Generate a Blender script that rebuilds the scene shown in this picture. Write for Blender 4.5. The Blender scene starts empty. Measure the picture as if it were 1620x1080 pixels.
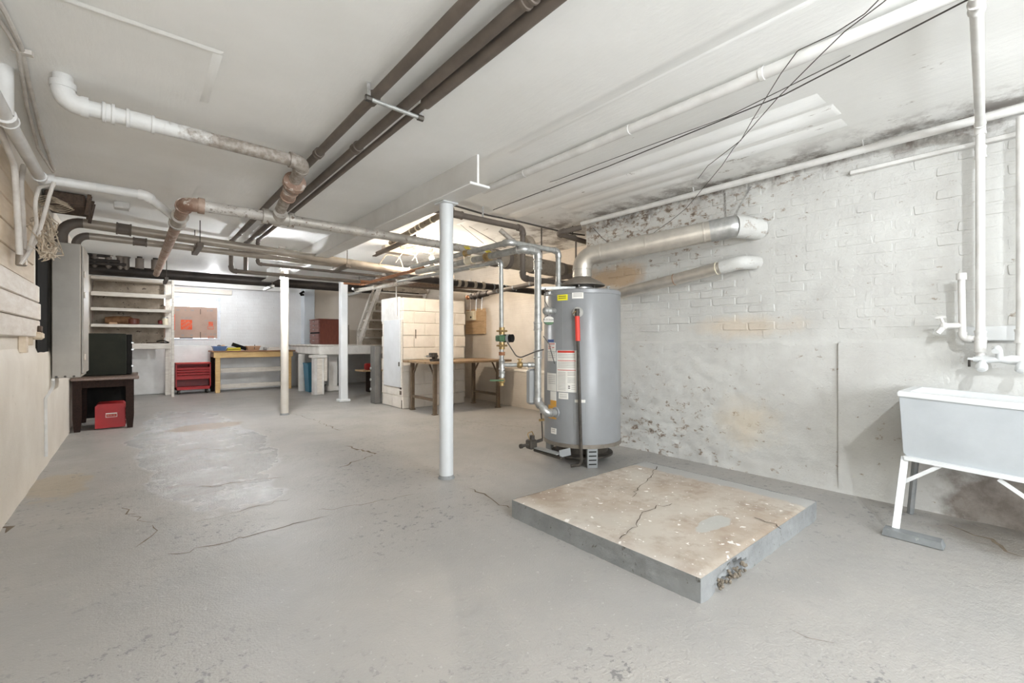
import bpy, math, random
from mathutils import Vector, Matrix, noise

random.seed(7)
sc = bpy.context.scene
col = sc.collection

# ------------------------------------------------------------------ camera, world, exposure
FPX = 717.0                                  # focal length in pixels of a 1620 px wide frame
YAW = math.atan(598 / 717)
CAM_H = 1.1
cam_d = bpy.data.cameras.new('camera')
cam_d.sensor_width = 36.0
cam_d.lens = FPX / 1620 * 36
cam_d.clip_start = 0.02
cam_o = bpy.data.objects.new('camera', cam_d)
col.objects.link(cam_o)
cam_o.location = (0, 0, CAM_H)
cam_o.rotation_euler = (math.radians(90), 0, -YAW)
sc.camera = cam_o

world = bpy.data.worlds.new('overcast_sky')
sc.world = world
world.use_nodes = True
world.node_tree.nodes['Background'].inputs['Color'].default_value = (0.91, 0.955, 1.0, 1)
world.node_tree.nodes['Background'].inputs['Strength'].default_value = 10.0

sc.view_settings.view_transform = 'Standard'
sc.view_settings.look = 'None'
sc.view_settings.gamma = 1
sc.view_settings.use_curve_mapping = False
sc.cycles.max_bounces = 8
sc.cycles.diffuse_bounces = 6
sc.cycles.glossy_bounces = 2
sc.cycles.adaptive_threshold = 0.03
sc.view_settings.exposure = 0.84
# sky portals in the two window openings, the rear one added for fill: they only guide the sampling of the sky's own light
def portal(x0, x1, z0, z1, y, face):
    d = bpy.data.lights.new('window_portal', 'AREA')
    d.shape = 'RECTANGLE'
    d.size = x1 - x0
    d.size_y = z1 - z0
    d.cycles.is_portal = True
    o = bpy.data.objects.new('window_portal', d)
    col.objects.link(o)
    o.location = ((x0 + x1) / 2, y, (z0 + z1) / 2)
    o.rotation_euler = (math.radians(90 if face > 0 else -90), 0, 0)


portal(-0.45, 2.55, 0.7, 2.2, -3.16, 1)
portal(0.32, 1.5, 1.14, 2.09, 12.36, -1)
# bare bulbs: (position, radius, emission strength, colour); all of them real lamps hung in the room
BULB_POWER = dict(near=1700, warm=950, cool=1900, back=700)

FWD = (math.sin(YAW), math.cos(YAW))
RGT = (math.cos(YAW), -math.sin(YAW))


def ray(px, py):
    u = (px - 810) / FPX
    v = (540 - py) / FPX
    return Vector((FWD[0] + RGT[0] * u, FWD[1] + RGT[1] * u, v))


def P(px, py, x=None, y=None, z=None):
    """a point of the place: the pixel's ray met with a plane of the room"""
    d = ray(px, py)
    if x is not None:
        t = x / d.x
    elif y is not None:
        t = y / d.y
    else:
        t = (z - CAM_H) / d.z
    return Vector((d.x * t, d.y * t, CAM_H + d.z * t))


# ------------------------------------------------------------------ materials
def S(r, g, b):
    def c(v):
        v /= 255.0
        return v / 12.92 if v <= 0.04045 else ((v + 0.055) / 1.055) ** 2.4
    return (c(r), c(g), c(b), 1)


class NT:
    """small node-tree writer"""
    def __init__(self, name):
        self.m = bpy.data.materials.new(name)
        self.m.use_nodes = True
        self.t = self.m.node_tree
        self.b = self.t.nodes['Principled BSDF']
        self.geo = None

    def n(self, kind, **kw):
        nd = self.t.nodes.new(kind)
        for k, v in kw.items():
            setattr(nd, k, v)
        return nd

    def l(self, a, b):
        self.t.links.new(a, b)

    def put(self, sock, v):
        if hasattr(v, 'is_output'):
            self.l(v, sock)
        else:
            sock.default_value = v

    def pos(self):
        if self.geo is None:
            self.geo = self.n('ShaderNodeNewGeometry').outputs['Position']
        return self.geo

    def scaled(self, s, vec=None):
        mp = self.n('ShaderNodeMapping')
        self.l(vec or self.pos(), mp.inputs['Vector'])
        mp.inputs['Scale'].default_value = s
        return mp.outputs['Vector']

    def noise(self, scale, detail=4, rough=0.55, vec=None, dist=0.0):
        nd = self.n('ShaderNodeTexNoise')
        self.l(vec or self.pos(), nd.inputs['Vector'])
        nd.inputs['Scale'].default_value = scale
        nd.inputs['Detail'].default_value = detail
        nd.inputs['Roughness'].default_value = rough
        nd.inputs['Distortion'].default_value = dist
        return nd.outputs['Fac']

    def ramp(self, v, a, b, lo=0.0, hi=1.0):
        nd = self.n('ShaderNodeMapRange')
        nd.clamp = True
        self.put(nd.inputs['Value'], v)
        nd.inputs['From Min'].default_value = a
        nd.inputs['From Max'].default_value = b
        nd.inputs['To Min'].default_value = lo
        nd.inputs['To Max'].default_value = hi
        return nd.outputs['Result']

    def math(self, op, a, b=0.0, c=0.0):
        nd = self.n('ShaderNodeMath', operation=op)
        self.put(nd.inputs[0], a)
        self.put(nd.inputs[1], b)
        self.put(nd.inputs[2], c)
        return nd.outputs[0]

    def mix(self, f, a, b):
        nd = self.n('ShaderNodeMix', data_type='RGBA')
        self.put(nd.inputs['Factor'], f)
        self.put(nd.inputs['A'], a)
        self.put(nd.inputs['B'], b)
        return nd.outputs['Result']

    def xyz(self):
        s = self.n('ShaderNodeSeparateXYZ')
        self.l(self.pos(), s.inputs[0])
        return s.outputs[0], s.outputs[1], s.outputs[2]

    def blob(self, cx, cy, rx, ry, axes=(0, 1), wob=0.5, scale=3.0):
        """1 inside a ragged ellipse, 0 outside"""
        o = self.xyz()
        a = self.math('DIVIDE', self.math('SUBTRACT', o[axes[0]], cx), rx)
        b = self.math('DIVIDE', self.math('SUBTRACT', o[axes[1]], cy), ry)
        d = self.math('SQRT', self.math('ADD', self.math('MULTIPLY', a, a), self.math('MULTIPLY', b, b)))
        nz = self.math('MULTIPLY', self.math('SUBTRACT', self.noise(scale, 5, 0.6), 0.5), wob * 2)
        return self.math('ADD', d, nz)

    def bump(self, h, strength=0.3, dist=0.01, prev=None):
        nd = self.n('ShaderNodeBump')
        nd.inputs['Strength'].default_value = strength
        nd.inputs['Distance'].default_value = dist
        self.l(h, nd.inputs['Height'])
        if prev:
            self.l(prev, nd.inputs['Normal'])
        return nd.outputs['Normal']

    def out(self, color=None, rough=None, metal=None, normal=None, spec=None):
        if color is not None:
            self.put(self.b.inputs['Base Color'], color)
        if rough is not None:
            self.put(self.b.inputs['Roughness'], rough)
        if metal is not None:
            self.put(self.b.inputs['Metallic'], metal)
        if spec is not None:
            self.put(self.b.inputs['Specular IOR Level'], spec)
        if normal is not None:
            self.l(normal, self.b.inputs['Normal'])
        return self.m


def mat(name, c1, c2=None, scale=6.0, rough=0.6, metal=0.0, bump=0.15, bscale=40.0, chips=None, chip_scale=18.0, chip_at=0.63, lo=0.35, hi=0.65, stretch=(1, 1, 1)):
    t = NT(name)
    vec = t.scaled(stretch) if stretch != (1, 1, 1) else None
    c = c1
    if c2 is not None:
        c = t.mix(t.ramp(t.noise(scale, 5, 0.6, vec), lo, hi), c1, c2)
    if chips is not None:
        c = t.mix(t.ramp(t.noise(chip_scale, 6, 0.65, vec), chip_at, chip_at + 0.04), c, chips)
    nrm = t.bump(t.noise(bscale, 4, 0.6, vec), bump, 0.004) if bump else None
    return t.out(c, rough, metal, nrm)


MT = {}
MT['white_paint'] = mat('white_paint', S(236, 236, 234), S(220, 219, 216), 3, 0.45, 0, 0.12, 30)
MT['white_column'] = mat('white_column', S(208, 211, 213), S(198, 200, 200), 2, 0.42, 0, 0.12, 25, S(120, 110, 100), 30, 0.74)
MT['cream_column'] = mat('cream_column', S(214, 208, 199), S(202, 195, 185), 4, 0.5, 0, 0.12, 25, S(140, 125, 110), 26, 0.72)
MT['white_pipe'] = mat('white_pipe', S(220, 219, 216), S(204, 202, 198), 7, 0.42, 0, 0.2, 22, S(150, 145, 138), 16, 0.70)
MT['flaky_pipe'] = mat('flaky_pipe', S(196, 192, 186), S(166, 159, 151), 6, 0.55, 0.05, 0.35, 50, S(132, 124, 115), 40, 0.56)
MT['bare_grey_pipe'] = mat('bare_grey_pipe', S(158, 152, 144), S(186, 180, 170), 12, 0.5, 0.3, 0.3, 60, S(112, 96, 82), 30, 0.60)
MT['rusty_pipe'] = mat('rusty_pipe', S(128, 98, 82), S(168, 146, 130), 9, 0.6, 0.1, 0.35, 50, S(196, 186, 176), 24, 0.58)
MT['rust'] = mat('rust', S(140, 92, 62), S(168, 122, 88), 14, 0.65, 0.15, 0.3, 60)
MT['brown_pipe'] = mat('brown_pipe', S(108, 98, 89), S(94, 85, 77), 7, 0.62, 0.0, 0.15, 60)
MT['black_pipe'] = mat('black_pipe', S(48, 45, 43), S(62, 56, 52), 8, 0.42, 0.2, 0.15, 50)
MT['grey_conduit'] = mat('grey_conduit', S(150, 140, 128), S(166, 156, 144), 6, 0.42, 0.3, 0.1, 60)
MT['galv'] = mat('galvanised_steel', S(168, 168, 165), S(196, 196, 194), 18, 0.34, 0.75, 0.12, 60)
MT['galv_bright'] = mat('bright_duct_steel', S(214, 208, 198), S(198, 192, 183), 9, 0.33, 0.75, 0.06, 40)
MT['galv_dull'] = mat('dull_pipe_steel', S(150, 150, 146), S(176, 176, 172), 22, 0.42, 0.45, 0.2, 70)
MT['yellowed_pipe'] = mat('yellowed_pipe', S(218, 206, 176), S(232, 224, 204), 7, 0.45, 0.0, 0.15, 40)
MT['old_wrap'] = mat('old_pipe_wrap', S(132, 120, 106), S(160, 148, 132), 7, 0.8, 0, 0.4, 40, S(92, 80, 70), 14, 0.6)
MT['tank'] = mat('tank_enamel', S(140, 142, 144), S(134, 135, 136), 3, 0.30, 0, 0.03, 40)
MT['tank_dark'] = mat('tank_shield', S(150, 152, 152), None, 3, 0.4, 0.2, 0.05)
MT['hood'] = mat('draft_hood_steel', S(150, 142, 132), S(128, 120, 110), 8, 0.5, 0.5, 0.1, 60)
MT['black'] = mat('black_rubber', S(26, 25, 24), S(34, 32, 30), 8, 0.85, 0, 0.1)
MT['dark_iron'] = mat('dark_iron', S(66, 62, 58), S(90, 84, 76), 14, 0.55, 0.5, 0.25, 60)
MT['green'] = mat('green_enamel', S(62, 96, 66), S(78, 110, 80), 10, 0.4, 0.1, 0.1)
MT['red_grip'] = mat('red_grip', S(214, 62, 48), None, 4, 0.5, 0, 0.1)
MT['red'] = mat('red_enamel', S(172, 22, 24), S(154, 20, 22), 5, 0.5, 0, 0.06, 30)
MT['red_dark'] = mat('red_interior', S(120, 24, 24), S(96, 20, 20), 5, 0.5, 0, 0.06, 30)
MT['paper'] = mat('paper', S(232, 230, 224), S(222, 218, 210), 8, 0.6, 0, 0.03)
MT['paper_red'] = mat('paper_red', S(200, 64, 52), None, 8, 0.6, 0, 0.0)
MT['paper_blue'] = mat('paper_blue', S(58, 84, 140), None, 8, 0.6, 0, 0.0)
MT['paper_yellow'] = mat('paper_yellow', S(238, 228, 40), None, 8, 0.5, 0, 0.0)
MT['paper_orange'] = mat('amber_sheet', S(222, 164, 60), S(206, 150, 70), 9, 0.4, 0, 0.0)
MT['ink'] = mat('ink', S(70, 66, 64), None, 8, 0.6, 0, 0.0)
MT['ink_soft'] = mat('ink_soft', S(150, 144, 140), None, 8, 0.6, 0, 0.0)
MT['panel_grey'] = mat('panel_grey', S(160, 154, 145), S(150, 144, 135), 5, 0.42, 0.1, 0.06, 30, S(112, 104, 96), 30, 0.70)
MT['dark_wood'] = mat('dark_wood', S(52, 37, 31), S(38, 28, 24), 9, 0.65, 0, 0.15, 40, stretch=(6, 1, 6))
MT['dark_top'] = mat('dark_wood_top', S(120, 100, 88), S(92, 74, 64), 9, 0.4, 0, 0.12, 40, stretch=(6, 1, 6))
MT['pine'] = mat('pine', S(226, 192, 132), S(208, 168, 108), 7, 0.5, 0, 0.12, 30, S(120, 92, 66), 24, 0.72, stretch=(1, 6, 6))
MT['bench_top'] = mat('bench_top_wood', S(150, 108, 72), S(126, 88, 58), 7, 0.5, 0, 0.12, 30, stretch=(1, 6, 6))
MT['white_wood'] = mat('white_wood', S(226, 220, 210), S(206, 198, 188), 6, 0.55, 0, 0.12, 30, stretch=(1, 5, 5))
MT['worn_wood'] = mat('worn_bench_wood', S(150, 124, 92), S(118, 94, 70), 7, 0.6, 0, 0.3, 40, S(188, 164, 128), 20, 0.62, stretch=(1, 5, 5))
MT['steel_leg'] = mat('brown_steel_leg', S(116, 98, 78), S(98, 82, 66), 9, 0.5, 0.2, 0.15, 50)
MT['beige_board'] = mat('beige_board', S(202, 184, 160), S(214, 198, 176), 6, 0.55, 0, 0.12, 40, S(150, 132, 112), 24, 0.72, stretch=(4, 1, 5))
MT['pale_board'] = mat('pale_board', S(222, 214, 204), S(206, 194, 180), 6, 0.5, 0, 0.15, 40, S(150, 132, 116), 20, 0.68, stretch=(4, 1, 5))
MT['raw_board'] = mat('raw_board', S(206, 178, 142), S(188, 158, 122), 6, 0.6, 0, 0.15, 40, stretch=(5, 1, 5))
MT['brown_wood'] = mat('dark_brown_wood', S(96, 78, 64), S(70, 56, 46), 8, 0.7, 0, 0.3, 30, stretch=(5, 1, 5))
MT['mahogany'] = mat('mahogany', S(118, 62, 46), S(100, 50, 38), 8, 0.4, 0, 0.1, 30, stretch=(5, 5, 1))
MT['mahogany_front'] = mat('mahogany_front', S(134, 88, 80), S(116, 74, 66), 8, 0.4, 0, 0.1, 30)
MT['chest_green'] = mat('dark_green_steel', S(30, 32, 27), S(40, 41, 34), 4, 0.7, 0.0, 0.1, 30, S(132, 112, 92), 6, 0.70)
MT['blue_bin'] = mat('blue_plastic', S(58, 124, 152), S(48, 108, 138), 4, 0.4, 0, 0.05)
MT['blue_tray'] = mat('blue_tray_plastic', S(98, 130, 178), S(86, 116, 162), 6, 0.4, 0, 0.05)
MT['yellow'] = mat('yellow_plastic', S(222, 204, 36), S(206, 186, 30), 6, 0.45, 0, 0.05)
MT['tan'] = mat('tan_plastic', S(206, 168, 134), S(190, 150, 118), 6, 0.5, 0, 0.05)
MT['brown_fabric'] = mat('brown_paper', S(142, 106, 72), S(110, 76, 50), 9, 0.75, 0, 0.3, 30)
MT['grey_door'] = mat('grey_door', S(112, 110, 106), S(98, 96, 92), 5, 0.5, 0.1, 0.1)
MT['landing'] = mat('landing_paint', S(228, 226, 222), S(208, 205, 200), 5, 0.6, 0, 0.2, 26, S(150, 142, 132), 20, 0.70)
MT['block_paint'] = mat('block_paint', S(222, 215, 205), S(209, 201, 190), 5, 0.62, 0, 0.3, 50, S(190, 178, 164), 26, 0.70)
MT['sheet_white'] = mat('white_sheet_metal', S(206, 208, 210), S(196, 198, 199), 3, 0.4, 0, 0.06, 14)
MT['tub'] = mat('tub_paint', S(184, 189, 192), S(176, 181, 184), 5, 0.5, 0, 0.2, 30, S(176, 178, 178), 40, 0.76)
MT['tub_rim'] = mat('tub_rim_paint', S(220, 222, 222), S(210, 212, 212), 6, 0.45, 0, 0.2, 30)
MT['steel_grey_leg'] = mat('grey_leg_paint', S(118, 122, 124), S(140, 142, 142), 12, 0.5, 0.2, 0.2, 50)
MT['floor_board'] = mat('grey_painted_board', S(134, 138, 139), S(120, 123, 124), 9, 0.5, 0, 0.3, 40, S(196, 196, 190), 30, 0.66)
MT['wire'] = mat('dark_wire', S(74, 70, 66), None, 5, 0.5, 0, 0.0)
MT['cable'] = mat('painted_cable', S(208, 203, 196), S(188, 181, 173), 12, 0.55, 0, 0.1)
MT['nest'] = mat('cloth_wire', S(206, 192, 172), S(160, 146, 128), 30, 0.7, 0, 0.1)
MT['strap'] = mat('perforated_strap', S(206, 206, 204), S(168, 166, 162), 40, 0.4, 0.6, 0.1)
MT['cardboard'] = mat('cardboard', S(176, 150, 135), S(166, 140, 126), 5, 0.75, 0, 0.1, 40)
MT['orange_ink'] = mat('orange_print', S(226, 92, 50), S(214, 84, 46), 12, 0.7, 0, 0.05)
MT['window_frame'] = mat('window_frame_paint', S(226, 230, 236), S(206, 211, 220), 9, 0.5, 0, 0.2, 30)
MT['dark_gap'] = mat('crack_and_hole_shade', S(60, 52, 46), S(92, 80, 70), 9, 0.9, 0, 0.3)  # dark of cracks; also stands in for shade inside holes and slots
MT['beam_paint'] = mat('beam_paint', S(218, 217, 214), S(206, 204, 200), 3, 0.5, 0, 0.1, 20)
MT['crack'] = mat('crack_dirt', S(132, 118, 100), S(96, 84, 70), 16, 0.9, 0, 0.2)
MT['rubble'] = mat('rubble', S(96, 88, 76), S(136, 126, 112), 14, 0.9, 0, 0.4)
MT['brass'] = mat('aged_brass', S(176, 150, 100), S(140, 116, 80), 18, 0.4, 0.6, 0.15)
MT['ceramic'] = mat('lamp_socket', S(222, 216, 206), None, 5, 0.35, 0, 0)
for k_ in ('black', 'dark_wood', 'chest_green', 'dark_gap', 'black_pipe'):
    MT[k_].node_tree.nodes['Principled BSDF'].inputs['Specular IOR Level'].default_value = 0.12


def glass_mat():
    t = NT('window_glass')
    t.b.inputs['Base Color'].default_value = (0.95, 0.98, 1, 1)
    t.b.inputs['Roughness'].default_value = 0.05
    t.b.inputs['Transmission Weight'].default_value = 1.0
    t.b.inputs['IOR'].default_value = 1.05
    return t.m


MT['glass'] = glass_mat()


def emit(name, color, strength):
    t = NT(name)
    t.b.inputs['Base Color'].default_value = (1, 1, 1, 1)
    t.b.inputs['Emission Color'].default_value = (*color, 1)
    t.b.inputs['Emission Strength'].default_value = strength
    return t.m


def mat_floor():
    t = NT('grey_floor_paint')
    big = t.ramp(t.noise(0.55, 5, 0.6), 0.35, 0.65)
    c = t.mix(big, S(167, 164, 160), S(155, 153, 149))
    # a warmer, dustier film toward the old part of the floor
    c = t.mix(t.ramp(t.noise(1.7, 4, 0.55), 0.4, 0.75, 0, 0.5), c, S(176, 171, 164))
    # smooth wet patch down the left half, its window reflection painted as lighter grey
    patch = t.ramp(t.blob(0.55, 6.2, 0.62, 3.1, (0, 1), 0.42, 1.3), 0.86, 0.92, 1, 0)
    c = t.mix(t.math('MULTIPLY', patch, 0.6), c, S(178, 179, 180))
    sheen_streak = t.math('MULTIPLY', patch, t.ramp(t.noise(1.6, 6, 0.65, t.scaled((1.0, 1.9, 1.0))), 0.5, 0.62))
    c = t.mix(t.math('MULTIPLY', sheen_streak, 0.45), c, S(200, 202, 205))  # whitish shine on the patch, painted into the colour
    band = t.math('MULTIPLY', patch, t.ramp(t.noise(2.3, 6, 0.7, t.scaled((0.7, 2.2, 1.0))), 0.60, 0.68))
    c = t.mix(t.math('MULTIPLY', band, 0.6), c, S(150, 138, 124))
    # worn bare concrete
    bare = t.ramp(t.blob(0.72, 7.05, 0.5, 0.30, (0, 1), 0.5, 3.0), 0.75, 0.95, 1, 0)
    c = t.mix(t.math('MULTIPLY', bare, 0.8), c, S(150, 134, 118))
    edge = t.ramp(t.blob(-0.45, 4.9, 0.2, 0.5, (0, 1), 0.8, 5.0), 0.7, 0.95, 1, 0)
    c = t.mix(t.math('MULTIPLY', edge, 0.8), c, S(170, 158, 138))
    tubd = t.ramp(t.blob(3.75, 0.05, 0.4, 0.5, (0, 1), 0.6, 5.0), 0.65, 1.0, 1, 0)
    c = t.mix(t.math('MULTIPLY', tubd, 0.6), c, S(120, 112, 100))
    # small scuffs
    scuff = t.math('MULTIPLY', t.ramp(t.noise(20, 4, 0.72), 0.575, 0.63), t.ramp(t.noise(0.9, 3, 0.5), 0.44, 0.6))
    c = t.mix(t.math('MULTIPLY', scuff, 0.8), c, S(112, 112, 112))
    spk = t.ramp(t.noise(38, 2, 0.6), 0.68, 0.71)
    c = t.mix(t.math('MULTIPLY', spk, 0.3), c, S(204, 204, 200))
    r = t.ramp(t.noise(2.2, 5, 0.6), 0.35, 0.7, 0.36, 0.50)
    r = t.math('SUBTRACT', r, t.math('MULTIPLY', patch, 0.17))
    r = t.math('ADD', r, t.math('MULTIPLY', bare, 0.2))
    h = t.math('ADD', t.noise(110, 3, 0.6), t.math('MULTIPLY', t.noise(14, 4, 0.6), 1.5))
    nrm = t.bump(h, 0.6, 0.005)
    nrm = t.bump(t.noise(2.4, 4, 0.55), 0.35, 0.02, nrm)
    return t.out(c, r, 0, nrm, 0.3)


def mat_wall_right():
    t = NT('limewashed_wall')
    x, y, z = t.xyz()
    c = t.mix(t.ramp(t.noise(3, 5, 0.6), 0.35, 0.65), S(204, 204, 200), S(192, 191, 187))
    # fine paint loss all over, denser in the lower left and near the ceiling
    low = t.math('MULTIPLY', t.ramp(z, 1.15, 0.1), t.ramp(y, 0.9, 2.4))
    top = t.math('MULTIPLY', t.ramp(z, 1.62, 2.3), t.ramp(y, 0.7, 2.2))
    dens = t.math('ADD', t.math('MULTIPLY', low, 0.10), t.math('MULTIPLY', top, 0.125))
    v = t.math('ADD', t.noise(11, 7, 0.72, t.scaled((1, 1, 1.7))), dens)
    chip = t.ramp(v, 0.635, 0.67)
    c = t.mix(chip, c, t.mix(t.ramp(t.noise(8, 4, 0.6), 0.4, 0.6), S(150, 136, 122), S(178, 170, 160)))
    deep = t.ramp(v, 0.70, 0.735)
    c = t.mix(t.math('MULTIPLY', deep, 0.85), c, S(98, 84, 74))
    # ochre water stains
    st = t.ramp(t.blob(1.72, 1.22, 0.42, 0.10, (1, 2), 0.8, 5), 0.3, 1.2, 0.38, 0)
    c = t.mix(st, c, S(214, 186, 148))
    st2 = t.ramp(t.blob(1.68, 0.42, 0.26, 0.22, (1, 2), 0.8, 5), 0.2, 1.2, 0.38, 0)
    c = t.mix(st2, c, S(218, 196, 160))
    st3 = t.ramp(t.blob(3.05, 1.78, 0.42, 0.16, (1, 2), 0.8, 4), 0.5, 1.1, 0.75, 0)
    c = t.mix(st3, c, S(190, 158, 118))
    # sooty patches, with the dark of the recess under the slab painted in
    so = t.math('MULTIPLY', t.ramp(z, 2.30, 2.42), t.ramp(t.noise(4.5, 5, 0.7), 0.44, 0.6))
    c = t.mix(t.math('MULTIPLY', so, 0.85), c, S(116, 106, 98))
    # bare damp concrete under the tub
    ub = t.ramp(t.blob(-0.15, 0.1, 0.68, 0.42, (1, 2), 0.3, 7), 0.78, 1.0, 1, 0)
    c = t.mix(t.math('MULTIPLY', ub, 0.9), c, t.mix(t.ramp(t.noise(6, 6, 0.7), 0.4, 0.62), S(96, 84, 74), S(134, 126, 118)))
    h = t.math('ADD', t.noise(60, 5, 0.65), t.math('MULTIPLY', t.noise(14, 5, 0.6), 2.0))
    h = t.math('SUBTRACT', h, t.math('MULTIPLY', chip, 0.9))
    return t.out(c, 0.62, 0, t.bump(h, 0.45, 0.008))


def mat_plain_wall(name, c1, c2, stain=None, brick=False, axis=0, amount=0.25):
    t = NT(name)
    c = t.mix(t.ramp(t.noise(1.6, 5, 0.6), 0.35, 0.65), c1, c2)
    c = t.mix(t.math('MULTIPLY', t.ramp(t.noise(17, 6, 0.7), 0.66, 0.72), 0.6), c, stain or S(160, 148, 136))
    h = t.math('ADD', t.noise(50, 4, 0.6), t.math('MULTIPLY', t.noise(7, 5, 0.6), 1.2))
    nrm = t.bump(h, amount, 0.008)
    if brick:
        bt = t.n('ShaderNodeTexBrick')
        mp = t.n('ShaderNodeCombineXYZ')
        o = t.xyz()
        t.l(o[axis], mp.inputs[0])
        t.l(o[2], mp.inputs[1])
        t.l(mp.outputs[0], bt.inputs['Vector'])
        bt.inputs['Scale'].default_value = 1.0
        bt.inputs['Brick Width'].default_value = 0.215
        bt.inputs['Row Height'].default_value = 0.075
        bt.inputs['Mortar Size'].default_value = 0.008
        bt.inputs['Mortar Smooth'].default_value = 0.5
        hb = t.math('SUBTRACT', 1.0, bt.outputs['Fac'])
        hb = t.math('ADD', hb, t.math('MULTIPLY', t.noise(5, 4, 0.6), 1.2))
        nrm = t.bump(hb, 0.35, 0.008, nrm)
    return t.out(c, 0.6, 0, nrm)


def mat_ceiling():
    t = NT('ceiling_paint')
    x, y, z = t.xyz()
    c = t.mix(t.ramp(t.noise(1.3, 5, 0.6), 0.35, 0.65), S(243, 243, 241), S(235, 235, 232))
    # flaking paint on the rough board-marked part to the right
    right = t.ramp(x, 2.1, 2.6)
    v = t.math('ADD', t.noise(4.5, 7, 0.7, t.scaled((2.2, 0.8, 1))), t.math('MULTIPLY', t.ramp(x, 2.6, 3.95), 0.06))
    chip = t.math('MULTIPLY', t.ramp(v, 0.68, 0.71), right)
    c = t.mix(t.math('MULTIPLY', chip, 0.75), c, S(158, 148, 138))
    so = t.math('MULTIPLY', t.ramp(x, 3.55, 3.95), t.ramp(t.noise(3.2, 6, 0.7), 0.47, 0.6))
    c = t.mix(t.math('MULTIPLY', so, 0.8), c, S(120, 110, 102))
    h1 = t.noise(9, 5, 0.6, t.scaled((3.0, 0.5, 1)))
    nrm = t.bump(h1, 0.18, 0.012)
    nrm = t.bump(t.noise(34, 5, 0.65), 0.22, 0.006, nrm)
    return t.out(c, 0.6, 0, nrm)


def mat_waste():
    t = NT('part_painted_pipe')
    x, y, z = t.xyz()
    k = t.math('ADD', t.ramp(x, -0.1, 0.75), t.math('MULTIPLY', t.math('SUBTRACT', t.noise(14, 5, 0.7), 0.5), 1.3))
    c = t.mix(t.ramp(k, 0.35, 0.6), S(204, 203, 200), t.mix(t.ramp(t.noise(30, 4, 0.6), 0.4, 0.6), S(126, 116, 106), S(160, 152, 143)))
    return t.out(c, 0.55, 0, t.bump(t.noise(60, 4, 0.6), 0.4, 0.004))


def mat_pad():
    t = NT('pad_concrete')
    x, y, z = t.xyz()
    c = t.mix(t.ramp(t.noise(2.6, 6, 0.65), 0.38, 0.62), S(188, 180, 168), S(170, 155, 139))
    c = t.mix(t.ramp(t.noise(5, 5, 0.7), 0.5, 0.66, 0, 0.7), c, S(150, 132, 115))
    c = t.mix(t.math('MULTIPLY', t.ramp(t.noise(17, 3, 0.5), 0.69, 0.705), 0.9), c, S(236, 233, 228))
    c = t.mix(t.math('MULTIPLY', t.ramp(t.noise(50, 2, 0.5), 0.70, 0.73), 0.9), c, S(238, 236, 232))
    back = t.ramp(t.math('ADD', x, t.math('MULTIPLY', t.noise(5, 4, 0.6), 0.16)), 3.17, 3.2)
    c = t.mix(back, c, S(168, 167, 164))
    dab = t.ramp(t.blob(2.42, 1.2, 0.17, 0.07, (0, 1), 0.7, 4), 0.8, 0.9, 0.8, 0)
    c = t.mix(dab, c, S(176, 178, 174))
    fade = t.ramp(t.math('ADD', x, t.math('MULTIPLY', t.noise(6, 4, 0.6), 0.3)), 2.08, 1.94)
    c = t.mix(t.math('MULTIPLY', fade, 0.5), c, S(206, 202, 196))
    r = t.ramp(t.noise(4, 4, 0.6), 0.3, 0.7, 0.5, 0.75)
    return t.out(c, r, 0, t.bump(t.noise(50, 6, 0.7), 0.25, 0.005))


def mat_pad_side():
    t = NT('pad_side_paint')
    c = t.mix(t.ramp(t.noise(6, 5, 0.6), 0.35, 0.65), S(146, 148, 148), S(128, 130, 130))
    c = t.mix(t.ramp(t.noise(22, 6, 0.7), 0.60, 0.66), c, S(92, 88, 82))
    return t.out(c, 0.6, 0, t.bump(t.noise(36, 6, 0.7), 0.6, 0.01))


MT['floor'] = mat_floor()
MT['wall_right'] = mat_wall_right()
MT['wall_left'] = mat_plain_wall('wall_left_paint', S(226, 219, 208), S(212, 203, 190))
MT['wall_back'] = mat_plain_wall('wall_back_paint', S(234, 236, 237), S(222, 222, 222), brick=True)
MT['wall_far'] = mat_plain_wall('wall_far_paint', S(216, 207, 195), S(200, 190, 177), S(140, 122, 106), brick=True, axis=1, amount=0.4)
MT['wall_rear'] = mat_plain_wall('wall_rear_paint', S(230, 229, 226), S(220, 218, 214))
MT['cream_wall'] = mat_plain_wall('cream_wall_paint', S(234, 226, 214), S(226, 216, 202), amount=0.12)
MT['pilaster'] = mat_plain_wall('pale_blue_paint', S(222, 230, 238), S(214, 222, 230), amount=0.1)
MT['ceiling'] = mat_ceiling()
MT['pad'] = mat_pad()
MT['waste'] = mat_waste()
MT['pad_side'] = mat_pad_side()


# ------------------------------------------------------------------ mesh builder
def frame_of(d):
    d = d.normalized()
    a = Vector((0, 0, 1)) if abs(d.z) < 0.9 else Vector((1, 0, 0))
    u = d.cross(a).normalized()
    return u, d.cross(u).normalized()


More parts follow.
